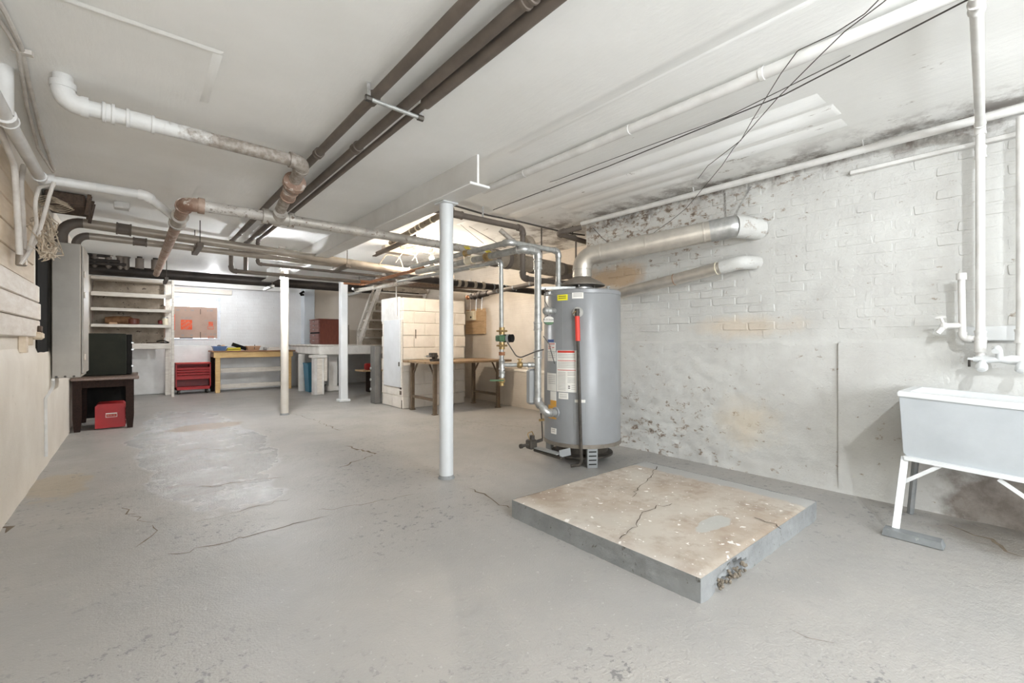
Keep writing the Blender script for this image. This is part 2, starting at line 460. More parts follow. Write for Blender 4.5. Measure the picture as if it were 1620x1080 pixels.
class MB:
    def __init__(self):
        self.v = []
        self.f = []

    def add(self, vs, fs):
        o = len(self.v)
        self.v += [Vector(p) for p in vs]
        self.f += [tuple(i + o for i in q) for q in fs]
        return self

    def hexa(self, p):
        """8 points: bottom ring then top ring, both counter-clockwise from above"""
        return self.add(p, [(3, 2, 1, 0), (4, 5, 6, 7), (0, 1, 5, 4), (1, 2, 6, 5), (2, 3, 7, 6), (3, 0, 4, 7)])

    def box(self, x0, x1, y0, y1, z0, z1):
        return self.hexa([(x0, y0, z0), (x1, y0, z0), (x1, y1, z0), (x0, y1, z0), (x0, y0, z1), (x1, y0, z1), (x1, y1, z1), (x0, y1, z1)])

    def bbox(self, x0, x1, y0, y1, z0, z1, b=0.005):
        """box with chamfered edges"""
        b = min(b, (x1 - x0) / 2.2, (y1 - y0) / 2.2, (z1 - z0) / 2.2)
        vs = []
        for z, k in ((z0, b), (z0 + b, 0), (z1 - b, 0), (z1, b)):
            a0, a1, c0, c1 = x0 + k, x1 - k, y0 + k, y1 - k
            bb = b if k == 0 else b * 0.6
            vs += [(a0 + bb, c0, z), (a1 - bb, c0, z), (a1, c0 + bb, z), (a1, c1 - bb, z), (a1 - bb, c1, z), (a0 + bb, c1, z), (a0, c1 - bb, z), (a0, c0 + bb, z)]
        fs = [tuple(reversed(range(8))), tuple(range(24, 32))]
        for r in range(3):
            for i in range(8):
                j = (i + 1) % 8
                fs.append((r * 8 + i, r * 8 + j, r * 8 + 8 + j, r * 8 + 8 + i))
        return self.add(vs, fs)

    def bar(self, p0, p1, w, h, up=(0, 0, 1)):
        """rectangular bar from p0 to p1; w across, h along up"""
        p0, p1 = Vector(p0), Vector(p1)
        d = (p1 - p0).normalized()
        up = Vector(up)
        s = d.cross(up)
        if s.length < 1e-4:
            s = d.cross(Vector((1, 0, 0)))
        s.normalize()
        n = s.cross(d).normalized()
        s *= w / 2
        n *= h / 2
        return self.add([p0 - s - n, p0 + s - n, p0 + s + n, p0 - s + n, p1 - s - n, p1 + s - n, p1 + s + n, p1 - s + n],
                        [(0, 1, 2, 3), (7, 6, 5, 4), (0, 4, 5, 1), (1, 5, 6, 2), (2, 6, 7, 3), (3, 7, 4, 0)])

    def cyl(self, p0, p1, r0, r1=None, n=14):
        r1 = r0 if r1 is None else r1
        p0, p1 = Vector(p0), Vector(p1)
        u, w = frame_of(p1 - p0)
        vs = []
        for p, r in ((p0, r0), (p1, r1)):
            for i in range(n):
                a = 2 * math.pi * i / n
                vs.append(p + u * (r * math.cos(a)) + w * (r * math.sin(a)))
        fs = [(i, (i + 1) % n, n + (i + 1) % n, n + i) for i in range(n)]
        fs += [tuple(reversed(range(n))), tuple(range(n, 2 * n))]
        return self.add(vs, fs)

    def tube(self, pts, r, n=8):
        pts = [Vector(p) for p in pts]
        rs = r if isinstance(r, (list, tuple)) else [r] * len(pts)
        vs, fs = [], []
        u = None
        for k, p in enumerate(pts):
            d = (pts[min(k + 1, len(pts) - 1)] - pts[max(k - 1, 0)]).normalized()
            if u is None:
                u, w = frame_of(d)
            else:
                u = (u - d * u.dot(d)).normalized()
                w = d.cross(u).normalized()
            for i in range(n):
                a = 2 * math.pi * i / n
                vs.append(p + u * (rs[k] * math.cos(a)) + w * (rs[k] * math.sin(a)))
        for k in range(len(pts) - 1):
            for i in range(n):
                j = (i + 1) % n
                fs.append((k * n + i, k * n + j, k * n + n + j, k * n + n + i))
        fs += [tuple(reversed(range(n))), tuple(range((len(pts) - 1) * n, len(pts) * n))]
        return self.add(vs, fs)

    def lathe(self, prof, origin=(0, 0, 0), axis=(0, 0, 1), n=24):
        o = Vector(origin)
        ax = Vector(axis).normalized()
        if abs(ax.z) > 0.999:
            u, w = Vector((1, 0, 0)), Vector((0, 1, 0)) * (1 if ax.z > 0 else -1)
        else:
            u, w = frame_of(ax)
        vs, fs = [], []
        for r, h in prof:
            for i in range(n):
                a = 2 * math.pi * i / n
                vs.append(o + ax * h + u * (r * math.cos(a)) + w * (r * math.sin(a)))
        for k in range(len(prof) - 1):
            for i in range(n):
                j = (i + 1) % n
                fs.append((k * n + i, k * n + j, k * n + n + j, k * n + n + i))
        fs += [tuple(reversed(range(n))), tuple(range((len(prof) - 1) * n, len(prof) * n))]
        return self.add(vs, fs)

    def ball(self, c, r, n=12, sx=1.0):
        return self.lathe([(max(r * math.sin(math.pi * k / 8), 1e-4) * sx, -r * math.cos(math.pi * k / 8)) for k in range(9)], c, (0, 0, 1), n)

    def prism(self, poly, z0, z1):
        """vertical prism over a counter-clockwise outline"""
        n = len(poly)
        vs = [(x, y, z0) for x, y in poly] + [(x, y, z1) for x, y in poly]
        fs = [tuple(reversed(range(n))), tuple(range(n, 2 * n))] + [(i, (i + 1) % n, n + (i + 1) % n, n + i) for i in range(n)]
        return self.add(vs, fs)

    def build(self, name, m, parent=None, origin=None, smooth=True):
        if parent is not None:
            o = Vector(parent['_o'])
        elif origin is not None:
            o = Vector(origin)
        else:
            xs = [p.x for p in self.v]
            ys = [p.y for p in self.v]
            o = Vector(((min(xs) + max(xs)) / 2, (min(ys) + max(ys)) / 2, min(p.z for p in self.v)))
        me = bpy.data.meshes.new(name)
        me.from_pydata([p - o for p in self.v], [], self.f)
        me.validate()
        if smooth:
            me.shade_smooth()
            me.set_sharp_from_angle(angle=math.radians(38))
        me.materials.append(MT[m] if isinstance(m, str) else m)
        ob = bpy.data.objects.new(name, me)
        col.objects.link(ob)
        ob['_o'] = list(o)
        if parent is not None:
            ob.parent = parent
        else:
            ob.location = o
        return ob


def tag(o, label, cat=None, group=None, kind=None):
    if label:
        o['label'] = label
    if cat:
        o['category'] = cat
    if group:
        o['group'] = group
    if kind:
        o['kind'] = kind
    return o


def thing(name, label, cat, loc, group=None):
    o = bpy.data.objects.new(name, None)
    o.empty_display_size = 0.1
    col.objects.link(o)
    o.location = loc
    o['_o'] = list(loc)
    return tag(o, label, cat, group)


def structure(o, label=None):
    return tag(o, label, None, None, 'structure')


def text(body, size, place, m, parent, name='lettering', thick=0.001, align='CENTER'):
    cu = bpy.data.curves.new(name, 'FONT')
    cu.body = body
    cu.size = size
    cu.extrude = thick
    cu.align_x = align
    cu.align_y = 'CENTER'
    cu.resolution_u = 2
    tmp = bpy.data.objects.new('tmp_text', cu)
    col.objects.link(tmp)
    dg = bpy.context.evaluated_depsgraph_get()
    me = bpy.data.meshes.new_from_object(tmp.evaluated_get(dg))
    bpy.data.objects.remove(tmp)
    me.name = name
    o = Vector(parent['_o'])
    me.transform(Matrix.Translation(-o) @ place)
    me.materials.clear()
    me.materials.append(MT[m])
    ob = bpy.data.objects.new(name, me)
    col.objects.link(ob)
    ob.parent = parent
    ob['_o'] = list(o)
    return ob


def arc_pts(a, b, c, r, n=6):
    """round the corner a-b-c with radius r"""
    a, b, c = Vector(a), Vector(b), Vector(c)
    d1 = (a - b).normalized()
    d2 = (c - b).normalized()
    ang = d1.angle(d2)
    t = r / math.tan(ang / 2)
    p, q = b + d1 * t, b + d2 * t
    ctr = b + (d1 + d2).normalized() * (r / math.sin(ang / 2))
    out = []
    v0, v1 = p - ctr, q - ctr
    th = v0.angle(v1)
    for k in range(n + 1):
        s = k / n
        out.append(ctr + (v0 * math.sin((1 - s) * th) + v1 * math.sin(s * th)) / math.sin(th))
    return out, t


def smooth_path(pts, r, n=6):
    out = [Vector(pts[0])]
    for i in range(1, len(pts) - 1):
        a, _ = arc_pts(pts[i - 1], pts[i], pts[i + 1], r, n)
        out += a
    out.append(Vector(pts[-1]))
    return out


def pipe_run(root, pts, r, m, fit=None, bend=1.6, collar=1.28, n=14):
    """straight pipes and elbow fittings of one run, each its own part"""
    fit = fit or m
    pts = [Vector(p) for p in pts]
    ends = []
    trims = [0.0] * len(pts)
    for i in range(1, len(pts) - 1):
        arc, t = arc_pts(pts[i - 1], pts[i], pts[i + 1], r * bend, 6)
        trims[i] = t
        mb = MB()
        d0 = (pts[i - 1] - pts[i]).normalized()
        d1 = (pts[i + 1] - pts[i]).normalized()
        mb.tube([arc[0] + d0 * r * 0.5] + arc + [arc[-1] + d1 * r * 0.5], r * 1.18, n)
        mb.cyl(arc[0] + d0 * r * 0.1, arc[0] + d0 * r * 0.85, r * collar, n=n)
        mb.cyl(arc[-1] + d1 * r * 0.1, arc[-1] + d1 * r * 0.85, r * collar, n=n)
        mb.build('elbow', fit, root)
    for i in range(len(pts) - 1):
        d = (pts[i + 1] - pts[i]).normalized()
        a = pts[i] + d * trims[i]
        b = pts[i + 1] - d * trims[i + 1]
        MB().cyl(a, b, r, n=n).build('pipe', m, root)


def coupling(root, p, d, r, m, ln=0.06, name='coupling', n=14):
    p = Vector(p)
    d = Vector(d).normalized()
    mb = MB()
    mb.lathe([(r * 1.05, -ln / 2), (r * 1.3, -ln / 2), (r * 1.3, -ln / 2 + 0.012), (r * 1.18, -ln / 2 + 0.016), (r * 1.18, ln / 2 - 0.016), (r * 1.3, ln / 2 - 0.012), (r * 1.3, ln / 2), (r * 1.05, ln / 2)], p, d, n)
    return mb.build(name, m, root)


# ------------------------------------------------------------------ the room
XL, XR, XF, YB, YR = -0.62, 4.0, 5.05, 12.1, -3.0
YC = 3.46                  # where the near right wall ends
ZL, ZC = 2.43, 2.50        # ceiling left of the beam, ceiling right of it


def grid(nu, nv, fn):
    vs = [fn(i / nu, j / nv) for j in range(nv + 1) for i in range(nu + 1)]
    fs = [(j * (nu + 1) + i, j * (nu + 1) + i + 1, (j + 1) * (nu + 1) + i + 1, (j + 1) * (nu + 1) + i) for j in range(nv) for i in range(nu)]
    return vs, fs


def floor_z(x, y):
    z = -0.003 + 0.003 * noise.noise(Vector((x * 0.9, y * 0.9, 3.1)))
    d = math.hypot(x - 1.9, y - 3.09)
    if d < 0.45:
        z += 0.03 * (1 - d / 0.45) ** 1.5
    return min(z, 0.03)


vs, fs = grid(110, 290, lambda u, v: (XL - 0.1 + u * (XF - XL + 0.2), YR - 0.1 + v * (YB - YR + 0.2), floor_z(XL - 0.1 + u * (XF - XL + 0.2), YR - 0.1 + v * (YB - YR + 0.2))))
floor = structure(MB().add(vs, fs).build('floor', 'floor', origin=(2, 4, 0)), 'grey painted concrete basement floor with cracks and worn patches')


def crack(pts, w=0.008, m='crack', jit=0.03):
    """a jagged open crack: a thin filled sliver on the floor"""
    line = []
    for a, b in zip(pts[:-1], pts[1:]):
        a, b = Vector(a), Vector(b)
        n = max(2, int((b - a).length / 0.05))
        for k in range(n):
            p = a.lerp(b, k / n)
            line.append(p + Vector((random.uniform(-jit, jit), random.uniform(-jit, jit), 0)))
    line.append(Vector(pts[-1]))
    vs, fs = [], []
    for i, p in enumerate(line):
        d = (line[min(i + 1, len(line) - 1)] - line[max(i - 1, 0)])
        s = Vector((-d.y, d.x, 0)).normalized() * w * random.uniform(0.25, 1) * (0.15 if i in (0, len(line) - 1) else 1)
        z = max(floor_z(p.x, p.y), -0.01) + 0.0012
        vs += [(p.x - s.x, p.y - s.y, z), (p.x + s.x, p.y + s.y, z)]
    for i in range(len(line) - 1):
        fs.append((2 * i, 2 * i + 1, 2 * i + 3, 2 * i + 2))
    return MB().add(vs, fs).build('crack', m, floor)


def F0(px, py):
    p = P(px, py, z=0)
    return (p.x, p.y, 0)


crack([F0(548, 704), F0(578, 712), F0(592, 718)], 0.022)
crack([F0(592, 718), F0(570, 727), F0(535, 738)], 0.010)
crack([F0(510, 670), F0(540, 680)], 0.008)
crack([F0(455, 652), F0(500, 664), F0(512, 671)], 0.005)
crack([F0(300, 772), F0(350, 766), F0(400, 759), F0(450, 754)], 0.008)
crack([F0(255, 880), F0(340, 862), F0(420, 838), F0(520, 815)], 0.006)
crack([F0(300, 828), F0(380, 808), F0(460, 787)], 0.004)
crack([F0(280, 714), F0(320, 708), F0(365, 712)], 0.012)
crack([F0(195, 800), F0(225, 822), F0(250, 826)], 0.006)
crack([F0(250, 826), F0(240, 845), F0(215, 865)], 0.005)
crack([F0(740, 772), F0(775, 788), F0(806, 803)], 0.008)
crack([F0(720, 664), F0(760, 668), F0(830, 676)], 0.005)
crack([F0(655, 782), F0(560, 800), F0(500, 806)], 0.004)
crack([F0(0, 842), F0(12, 826)], 0.02)
crack([F0(1510, 830), F0(1560, 852), F0(1618, 880)], 0.02)
crack([F0(1260, 996), F0(1320, 1016)], 0.004)

# ceiling: lower smooth slab on the left, cove, board-marked slab on the right
prof = [(XL - 0.15, ZL), (0.6, ZL), (1.93, ZL), (1.96, ZL + 0.005), (2.03, ZL + 0.045), (2.12, ZC - 0.003), (2.14, ZC), (2.6, ZC), (3.2, ZC), (XF + 0.15, ZC)]
mb = MB()
NY = 40
vs, fs = [], []
for j in range(NY + 1):
    y = YR - 0.1 + (YB - YR + 0.2) * j / NY
    vs += [(x, y, z) for x, z in prof]
npf = len(prof)
for j in range(NY):
    for i in range(npf - 1):
        fs.append((j * npf + i, (j + 1) * npf + i, (j + 1) * npf + i + 1, j * npf + i + 1))
vs2 = [(XL - 0.15, YR - 0.1, ZC + 0.15), (XF + 0.15, YR - 0.1, ZC + 0.15), (XF + 0.15, YB + 0.1, ZC + 0.15), (XL - 0.15, YB + 0.1, ZC + 0.15)]
mb.add(vs, fs).add(vs2, [(0, 1, 2, 3)])
ceiling = structure(mb.build('ceiling', 'ceiling', origin=(2, 4, ZL)), 'white painted basement ceiling, rough and board marked on the right')


def plank(name, x0, x1, y0, y1, z0, z1, m, parent, b=0.004):
    return MB().bbox(x0, x1, y0, y1, z0, z1, b).build(name, m, parent)


def ridge(x0, x1, y0, y1, zc_, d, s, parent):
    """a low raised strip with softly sloping paint-filled edges"""
    return MB().hexa([(x0 + s, y0 + s, zc_ - d), (x1 - s, y0 + s, zc_ - d), (x1 - s, y1 - s, zc_ - d), (x0 + s, y1 - s, zc_ - d), (x0, y0, zc_ + 0.001), (x1, y0, zc_ + 0.001), (x1, y1, zc_ + 0.001), (x0, y1, zc_ + 0.001)]).build('plank', 'ceiling', parent)


# board marks left in the right part of the ceiling
for x0, x1, y0, y1, d in ((2.115, 2.15, 0.1, 2.6, 0.006), (2.83, 2.86, 0.95, 3.6, 0.005), (2.97, 3.12, 0.86, 4.6, 0.009), (3.17, 3.33, 0.84, 4.3, 0.012), (3.42, 3.55, 0.86, 3.3, 0.010), (3.60, 3.70, 1.9, 3.4, 0.007), (2.45, 2.47, 1.7, 3.2, 0.004)):
    ridge(x0 - 0.01, x1 + 0.01, y0, y1, ZC, d, 0.022, ceiling)
# access panel outline in the left slab
a = P(345, 82, z=ZL)
b_ = P(322, 161, z=ZL)
plank('panel', XL + 0.06, a.x, a.y, b_.y, ZL - 0.003, ZL + 0.01, 'ceiling', ceiling, 0.002)
ridge(a.x - 0.9, a.x + 0.02, a.y - 0.02, a.y + 0.02, ZL - 0.003, 0.005, 0.014, ceiling)
ridge(a.x - 0.02, a.x + 0.02, a.y, b_.y, ZL - 0.003, 0.005, 0.014, ceiling)

# left wall
mb = MB().box(XL - 0.15, XL, YR - 0.1, YB + 0.1, -0.05, ZL + 0.1)
wall_left = structure(mb.build('wall_left', 'wall_left'), 'cream plastered left wall with wooden boards above')
vs, fs = grid(120, 14, lambda u, v: (XL + 0.022 + 0.006 * noise.noise(Vector((u * 30, v * 3, 0))) - (0.022 if v > 0.98 else 0), YR + 0.1 + u * 10.6, -0.01 + v * 1.06))
MB().add(vs, fs).build('plaster_skirt', 'wall_left', wall_left)
# boards: a proud pale set, and a beige set above it
yb0, yb1 = 2.6, 5.12
for k in range(3):
    z0 = 1.135 + k * 0.134
    plank('plank', XL, XL + 0.05 + 0.004 * (k % 2), yb0, yb1 + random.uniform(-0.02, 0.03), z0, z0 + 0.128, 'pale_board', wall_left, 0.006)
for k in range(5):
    z0 = 1.545 + k * 0.142
    plank('plank', XL, XL + 0.026, yb0, yb1 - 0.05 + random.uniform(-0.03, 0.03), z0, z0 + 0.137, 'beige_board', wall_left, 0.005)
plank('plank', XL, XL + 0.04, 4.62, 4.70, 1.02, 1.14, 'beige_board', wall_left)
plank('plank', XL, XL + 0.03, 4.95, 5.01, 1.07, 1.14, 'beige_board', wall_left)
# flat black board standing in for the shaded gap beside the electrical panel
plank('recess_shade', XL, XL + 0.012, 5.35, 5.98, 0.72, 2.02, 'black', wall_left)

# near right wall: rough limewashed parging below, brick above
def wr(u, v):
    y = YR + u * (YC - YR)
    z = -0.02 + v * (ZC + 0.05)
    a = 0.003
    if z < 1.1:
        k = min(1, max(0, (y - 0.9) / 1.6)) * 0.7 + 0.3
        a = 0.017 * k
        a *= 1.5 if z < 0.35 else 1.0
    q = Vector((y, z * 1.3, 0))
    d = noise.noise(q * 9) * 0.5 + noise.noise(q * 21) * 0.35 + noise.noise(q * 44) * 0.25
    x = XR - a * (0.6 + d)
    if z < 1.1:
        x -= 0.012
        if z < 0.12:
            x -= 0.02 * (1 - z / 0.12)
    if u == 1.0:
        x = XR
    return (x, y, z)


vs, fs = grid(300, 120, wr)
fs = [tuple(reversed(q)) for q in fs]
mb = MB().add(vs, fs)
mb.box(XR + 0.005, XR + 0.25, YR - 0.1, YC, -0.05, ZC + 0.05)
mb.box(XR, XF + 0.1, YC - 0.02, YC, -0.05, ZC + 0.05)
wall_right = structure(mb.build('wall_right', 'wall_right'), 'white limewashed brick wall with flaking paint on the right')
# bricks, painted over: six shapes shared by all of them
brick_meshes = []
for k in range(6):
    L, Hh, D = 0.203, 0.064, 0.012
    rnd = lambda s: random.uniform(-s, s)
    o = [(0, -L / 2 + rnd(.004), -Hh / 2 + rnd(.004)), (0, L / 2 + rnd(.004), -Hh / 2 + rnd(.004)), (0, L / 2 + rnd(.004), Hh / 2 + rnd(.004)), (0, -L / 2 + rnd(.004), Hh / 2 + rnd(.004))]
    def ring(x, s):
        pts = []
        for (a, b) in ((0, 1), (1, 2), (2, 3), (3, 0)):
            for t in ((0.025, 0.5, 0.975) if a in (0, 2) else (0.08, 0.92)):
                p = Vector(o[a]).lerp(Vector(o[b]), t)
                pts.append((x + rnd(.0015), p.y * s, p.z * (1 - (1 - s) * 2.4)))
        return pts
    r0 = ring(0.004, 1.0)
    r1 = ring(-D * 0.6, 0.985)
    r2 = ring(-D, 0.945)
    n = len(r0)
    fsb = []
    for q in range(2):
        for i in range(n):
            j = (i + 1) % n
            fsb.append((q * n + i, q * n + n + i, q * n + n + j, q * n + j))
    fsb.append(tuple(2 * n + i for i in range(n)))
    me = bpy.data.meshes.new('brick')
    me.from_pydata(r0 + r1 + r2, [], [tuple(reversed(q)) for q in fsb])
    me.validate()
    me.shade_smooth()
    me.set_sharp_from_angle(angle=math.radians(50))
    me.materials.append(MT['wall_right'])
    brick_meshes.append(me)
wro = Vector(wall_right['_o'])
row = 0
z = 1.155
while z < 2.44:
    y = YC - 0.105 - (0.1 if row % 2 else 0.0)
    while y > -0.02:
        if not (row < 1 and random.random() < 0.4):
            ob = bpy.data.objects.new('brick', random.choice(brick_meshes))
            col.objects.link(ob)
            ob.parent = wall_right
            depth = random.choice((0.0035, 0.005, 0.0065, 0.008, 0.0095)) if y > 1.5 else random.choice((0.0075, 0.0085, 0.0098))
            ob.location = Vector((XR + depth, y, z + random.uniform(-.002, .002))) - wro
            ob.rotation_euler = (random.uniform(-.012, .012), 0, random.uniform(-.012, .012))
        y -= 0.2115
    z += 0.0745
    row += 1
# smooth plaster panel at the near end of the wall
vs, fs = grid(60, 30, lambda u, v: (XR - 0.034 + 0.003 * noise.noise(Vector((u * 9, v * 6, 2))), -2.9 + u * 3.92, -0.01 + v * 1.10))
mb = MB().add(vs, [tuple(reversed(q)) for q in fs])
mb.box(XR - 0.033, XR, 1.005, 1.02, -0.01, 1.09)
mb.box(XR - 0.033, XR, -2.9, 1.02, 1.075, 1.09)
mb.build('plaster_panel', 'wall_right', wall_right)
pb0, pb1 = P(1527, 540, x=XR - 0.03), P(1613, 540, x=XR - 0.03)
plank('plank', XR - 0.05, XR, pb1.y, pb0.y, 1.105, 1.192, 'tub_rim', wall_right)
plank('plank', XR - 0.04, XR, -0.9, 0.95, 2.30, 2.33, 'white_pipe', wall_right)

# far right wall and its low ledge
mb = MB().box(XF, XF + 0.15, YC - 0.05, YB + 0.1, -0.05, ZC + 0.05)
wall_far = structure(mb.build('wall_right_far', 'wall_far'), 'cream painted masonry wall behind the workbench and heater')
vs, fs = grid(50, 14, lambda u, v: (XF - 0.10 + 0.014 * noise.noise(Vector((u * 22, v * 5, 4))), YC + u * 2.85, -0.01 + v * 0.60))
mb = MB().add(vs, [tuple(reversed(q)) for q in fs])
mb.box(XF - 0.085, XF, YC, YC + 2.84, -0.01, 0.585)
mb.build('ledge', 'wall_far', wall_far)
plank('rail', XF - 0.12, XF, YC, YC + 2.9, 0.585, 0.635, 'cream_wall', wall_far, 0.015)
for y0, y1, z0, z1 in ((6.80, 7.42, 1.24, 1.36), (6.80, 7.42, 1.362, 1.475), (6.80, 7.40, 1.478, 1.66), (6.82, 7.40, 1.66, 1.72)):
    plank('plank', XF - 0.05, XF, y0, y1, z0, z1, 'raw_board', wall_far)

# back wall with the window opening
WX0, WX1, WZ0, WZ1 = 0.32, 1.50, 1.14, 2.09
mb = MB()
for x0, x1, z0, z1 in ((XL - 0.1, WX0, -0.05, ZC + 0.05), (WX1, XF + 0.1, -0.05, ZC + 0.05), (WX0, WX1, -0.05, WZ0), (WX0, WX1, WZ1, ZC + 0.05)):
    mb.box(x0, x1, YB, YB + 0.25, z0, z1)
wall_back = structure(mb.build('wall_back', 'wall_back'), 'white painted brick back wall with a boarded window')
plank('plaster_skirt', -0.6, 2.9, YB - 0.035, YB, 0.0, 1.02, 'white_paint', wall_back, 0.015)
plank('lintel', -0.6, 1.72, YB - 0.05, YB, 2.16, 2.27, 'white_wood', wall_back)
plank('ceiling_strip', -0.6, 2.9, YB - 0.16, YB, 2.30, 2.40, 'white_paint', wall_back)
mb = MB()
for x0, x1, z0, z1 in ((WX0, WX0 + 0.05, WZ0, WZ1), (WX1 - 0.05, WX1, WZ0, WZ1), (WX0 + 0.05, WX1 - 0.05, WZ0, WZ0 + 0.03), (WX0 + 0.05, WX1 - 0.05, WZ1 - 0.05, WZ1)):
    mb.bbox(x0, x1, YB - 0.012, YB + 0.16, z0, z1, 0.004)
win = structure(mb.build('window_1', 'window_frame', origin=((WX0 + WX1) / 2, YB, WZ0)), 'basement window with white frame, mostly covered by cardboard')
MB().box(WX0 + 0.03, WX1 - 0.03, YB + 0.11, YB + 0.115, WZ0 + 0.01, WZ1 - 0.03).build('pane', 'glass', win)
for x0, x1, z0, z1 in ((WX0 + 0.05, WX0 + 0.075, WZ0 + 0.03, WZ1 - 0.05), (WX1 - 0.075, WX1 - 0.05, WZ0 + 0.03, WZ1 - 0.05), (WX0 + 0.075, WX1 - 0.075, WZ1 - 0.075, WZ1 - 0.05)):
    MB().bbox(x0, x1, YB + 0.07, YB + 0.13, z0, z1, 0.003).build('sash_bar', 'window_frame', win)
# right part of the back: boxed pilaster and cream wall above the landing
pp0, pp1 = P(481, 500, y=YB - 0.25), P(498, 500, y=YB - 0.25)
structure(MB().bbox(pp0.x, pp1.x, YB - 0.25, YB + 0.01, 1.0, 2.5, 0.01).build('trim_1', 'pilaster'), 'pale blue boxed pilaster in the back corner')
structure(MB().box(pp1.x, XF, YB - 0.06, YB + 0.01, 1.0, 2.5).build('wall_landing', 'cream_wall'), 'cream wall behind the brown drawer cabinet')

# rear wall and the doorless end behind the camera
RW = (-0.45, 2.55, 0.7, 2.2)          # unseen rear window opening, added to even out the brightness
mb = MB()
for x0, x1, z0, z1 in ((XL - 0.15, RW[0], -0.05, ZC + 0.1), (RW[1], XR + 0.2, -0.05, ZC + 0.1), (RW[0], RW[1], -0.05, RW[2]), (RW[0], RW[1], RW[3], ZC + 0.1)):
    mb.box(x0, x1, YR - 0.15, YR, z0, z1)
structure(mb.build('wall_rear', 'wall_rear'), 'white rear wall behind the viewer with an added wide window')
mb = MB()
for x0, x1, z0, z1 in ((RW[0], RW[0] + 0.05, RW[2], RW[3]), (RW[1] - 0.05, RW[1], RW[2], RW[3]), (RW[0], RW[1], RW[2], RW[2] + 0.05), (RW[0], RW[1], RW[3] - 0.05, RW[3]), (1.025, 1.075, RW[2], RW[3])):
    mb.bbox(x0, x1, YR - 0.13, YR - 0.05, z0, z1, 0.004)
structure(mb.build('added_window', 'window_frame'), 'wide white framed window added in the unseen rear wall for fill daylight')

# ------------------------------------------------------------------ bulbs
def bulb(name, label, p, strength, color, hang=None, r=0.036, shade=0):
    p = Vector(p)
    root = thing(name, label, 'light bulb', p)
    prof_ = [(0.004, -r * 1.05)] + [(r * math.sin(math.pi * k / 9), -r * math.cos(math.pi * k / 9)) for k in range(1, 8)] + [(r * 0.42, r * 1.15), (r * 0.40, r * 1.5)]
    MB().lathe(prof_, p, (0, 0, 1), 14).build('bulb_glass', emit(name + '_light', color, strength), root)
    MB().lathe([(0.020, r * 1.5), (0.024, r * 1.55), (0.026, r * 2.6), (0.020, r * 3.1), (0.008, r * 3.2)], p, (0, 0, 1), 14).build('socket', 'ceramic', root)
    if shade:  # added disc that keeps the bulb's light off the ceiling
        MB().lathe([(0.012, r * 1.62), (shade, r * 1.2), (shade + 0.003, r * 1.25), (0.02, r * 2.1)], p, (0, 0, 1), 24).build('added_light_shield', 'ceramic', root)
    if hang:
        MB().tube([p + Vector((0, 0, r * 3.1)), Vector(hang)], 0.003, 6).build('cord', 'cable', root)
        h = Vector(hang)
        MB().lathe([(0.05, -0.02), (0.055, 0.0)], h, (0, 0, 1), 16).build('ceiling_plate', 'ceramic', root)
    return root


W0 = (0.90, 0.95, 1.0)
bulb('light_bulb', 'bare lit bulb just left of the near white column', P(684, 412, z=2.24), BULB_POWER['warm'], (1.0, 0.88, 0.73), P(684, 412, z=2.24) + Vector((0, 0, 0.2)))
b2 = P(447, 439, z=2.0)
bulb('light_bulb', 'bare lit bulb at the top of the middle cream column', b2, BULB_POWER['cool'], (0.93, 0.965, 1.0), b2 + Vector((0, 0, 0.43)), 0.03, 0.085)
bulb('light_bulb', 'bare ceiling bulb behind the viewer near the laundry tub', (1.7, -0.66, 2.32), BULB_POWER['near'], W0, (1.7, -0.66, 2.43), 0.03, 0.10)
bulb('light_bulb', 'ceiling bulb at the back of the room, hidden behind the black pipe', (1.25, 10.9, 2.345), BULB_POWER['back'], (0.95, 0.97, 1.0), (1.25, 10.9, 2.43), 0.03)

# ------------------------------------------------------------------ beam and columns
root = thing('ceiling_beam', 'long white painted steel beam carried by the round columns', 'beam', (1.88, 5.9, 2.2))
MB().bbox(1.872, 1.890, 2.63, 9.3, 2.215, 2.445, 0.002).build('web', 'beam_paint', root)
MB().bbox(1.79, 1.965, 2.60, 9.3, 2.195, 2.215, 0.004).build('bottom_flange', 'beam_paint', root)


def column(name, label, x, y, r, z1, m, z0=0.0, plate=True):
    root = thing(name, label, 'column', (x, y, 0))
    MB().cyl((x, y, z0), (x, y, z1 - 0.012), r, n=28).build('shaft', m, root)
    MB().bbox(x - r * 1.25, x + r * 1.25, y - r * 1.25, y + r * 1.25, z1 - 0.014, z1, 0.003).build('cap_plate', m, root)
    MB().lathe([(r * 1.25, 0), (r * 1.2, z0 + 0.006), (r * 1.06, z0 + 0.016), (r * 1.02, z0 + 0.028)], (x, y, 0), (0, 0, 1), 24).build('base_mortar', 'pad_side', root)
    return root


column('support_column', 'round white steel column in the middle foreground', 1.90, 3.09, 0.055, 2.195, 'white_column', 0.02)
column('support_column', 'slim round cream column with a bulb at its head, middle distance', 1.735, 7.41, 0.055, 2.195, 'cream_column')
root = thing('square_post', 'square white wooden post beside the brown drawer cabinet', 'post', (2.95, 8.37, 0))
MB().bbox(2.885, 3.015, 8.305, 8.435, 0.04, 2.2, 0.012).build('shaft', 'white_column', root)
MB().bbox(2.85, 3.05, 8.27, 8.47, 0, 0.05, 0.01).build('base_block', 'white_column', root)

# ------------------------------------------------------------------ concrete pad
root = thing('concrete_pad', 'low raised concrete equipment pad with grey painted edges', 'concrete pad', (2.55, 1.57, 0))
nx, ny = 30, 26
px0, px1, py0, py1 = 1.83, 3.27, 0.955, 2.195


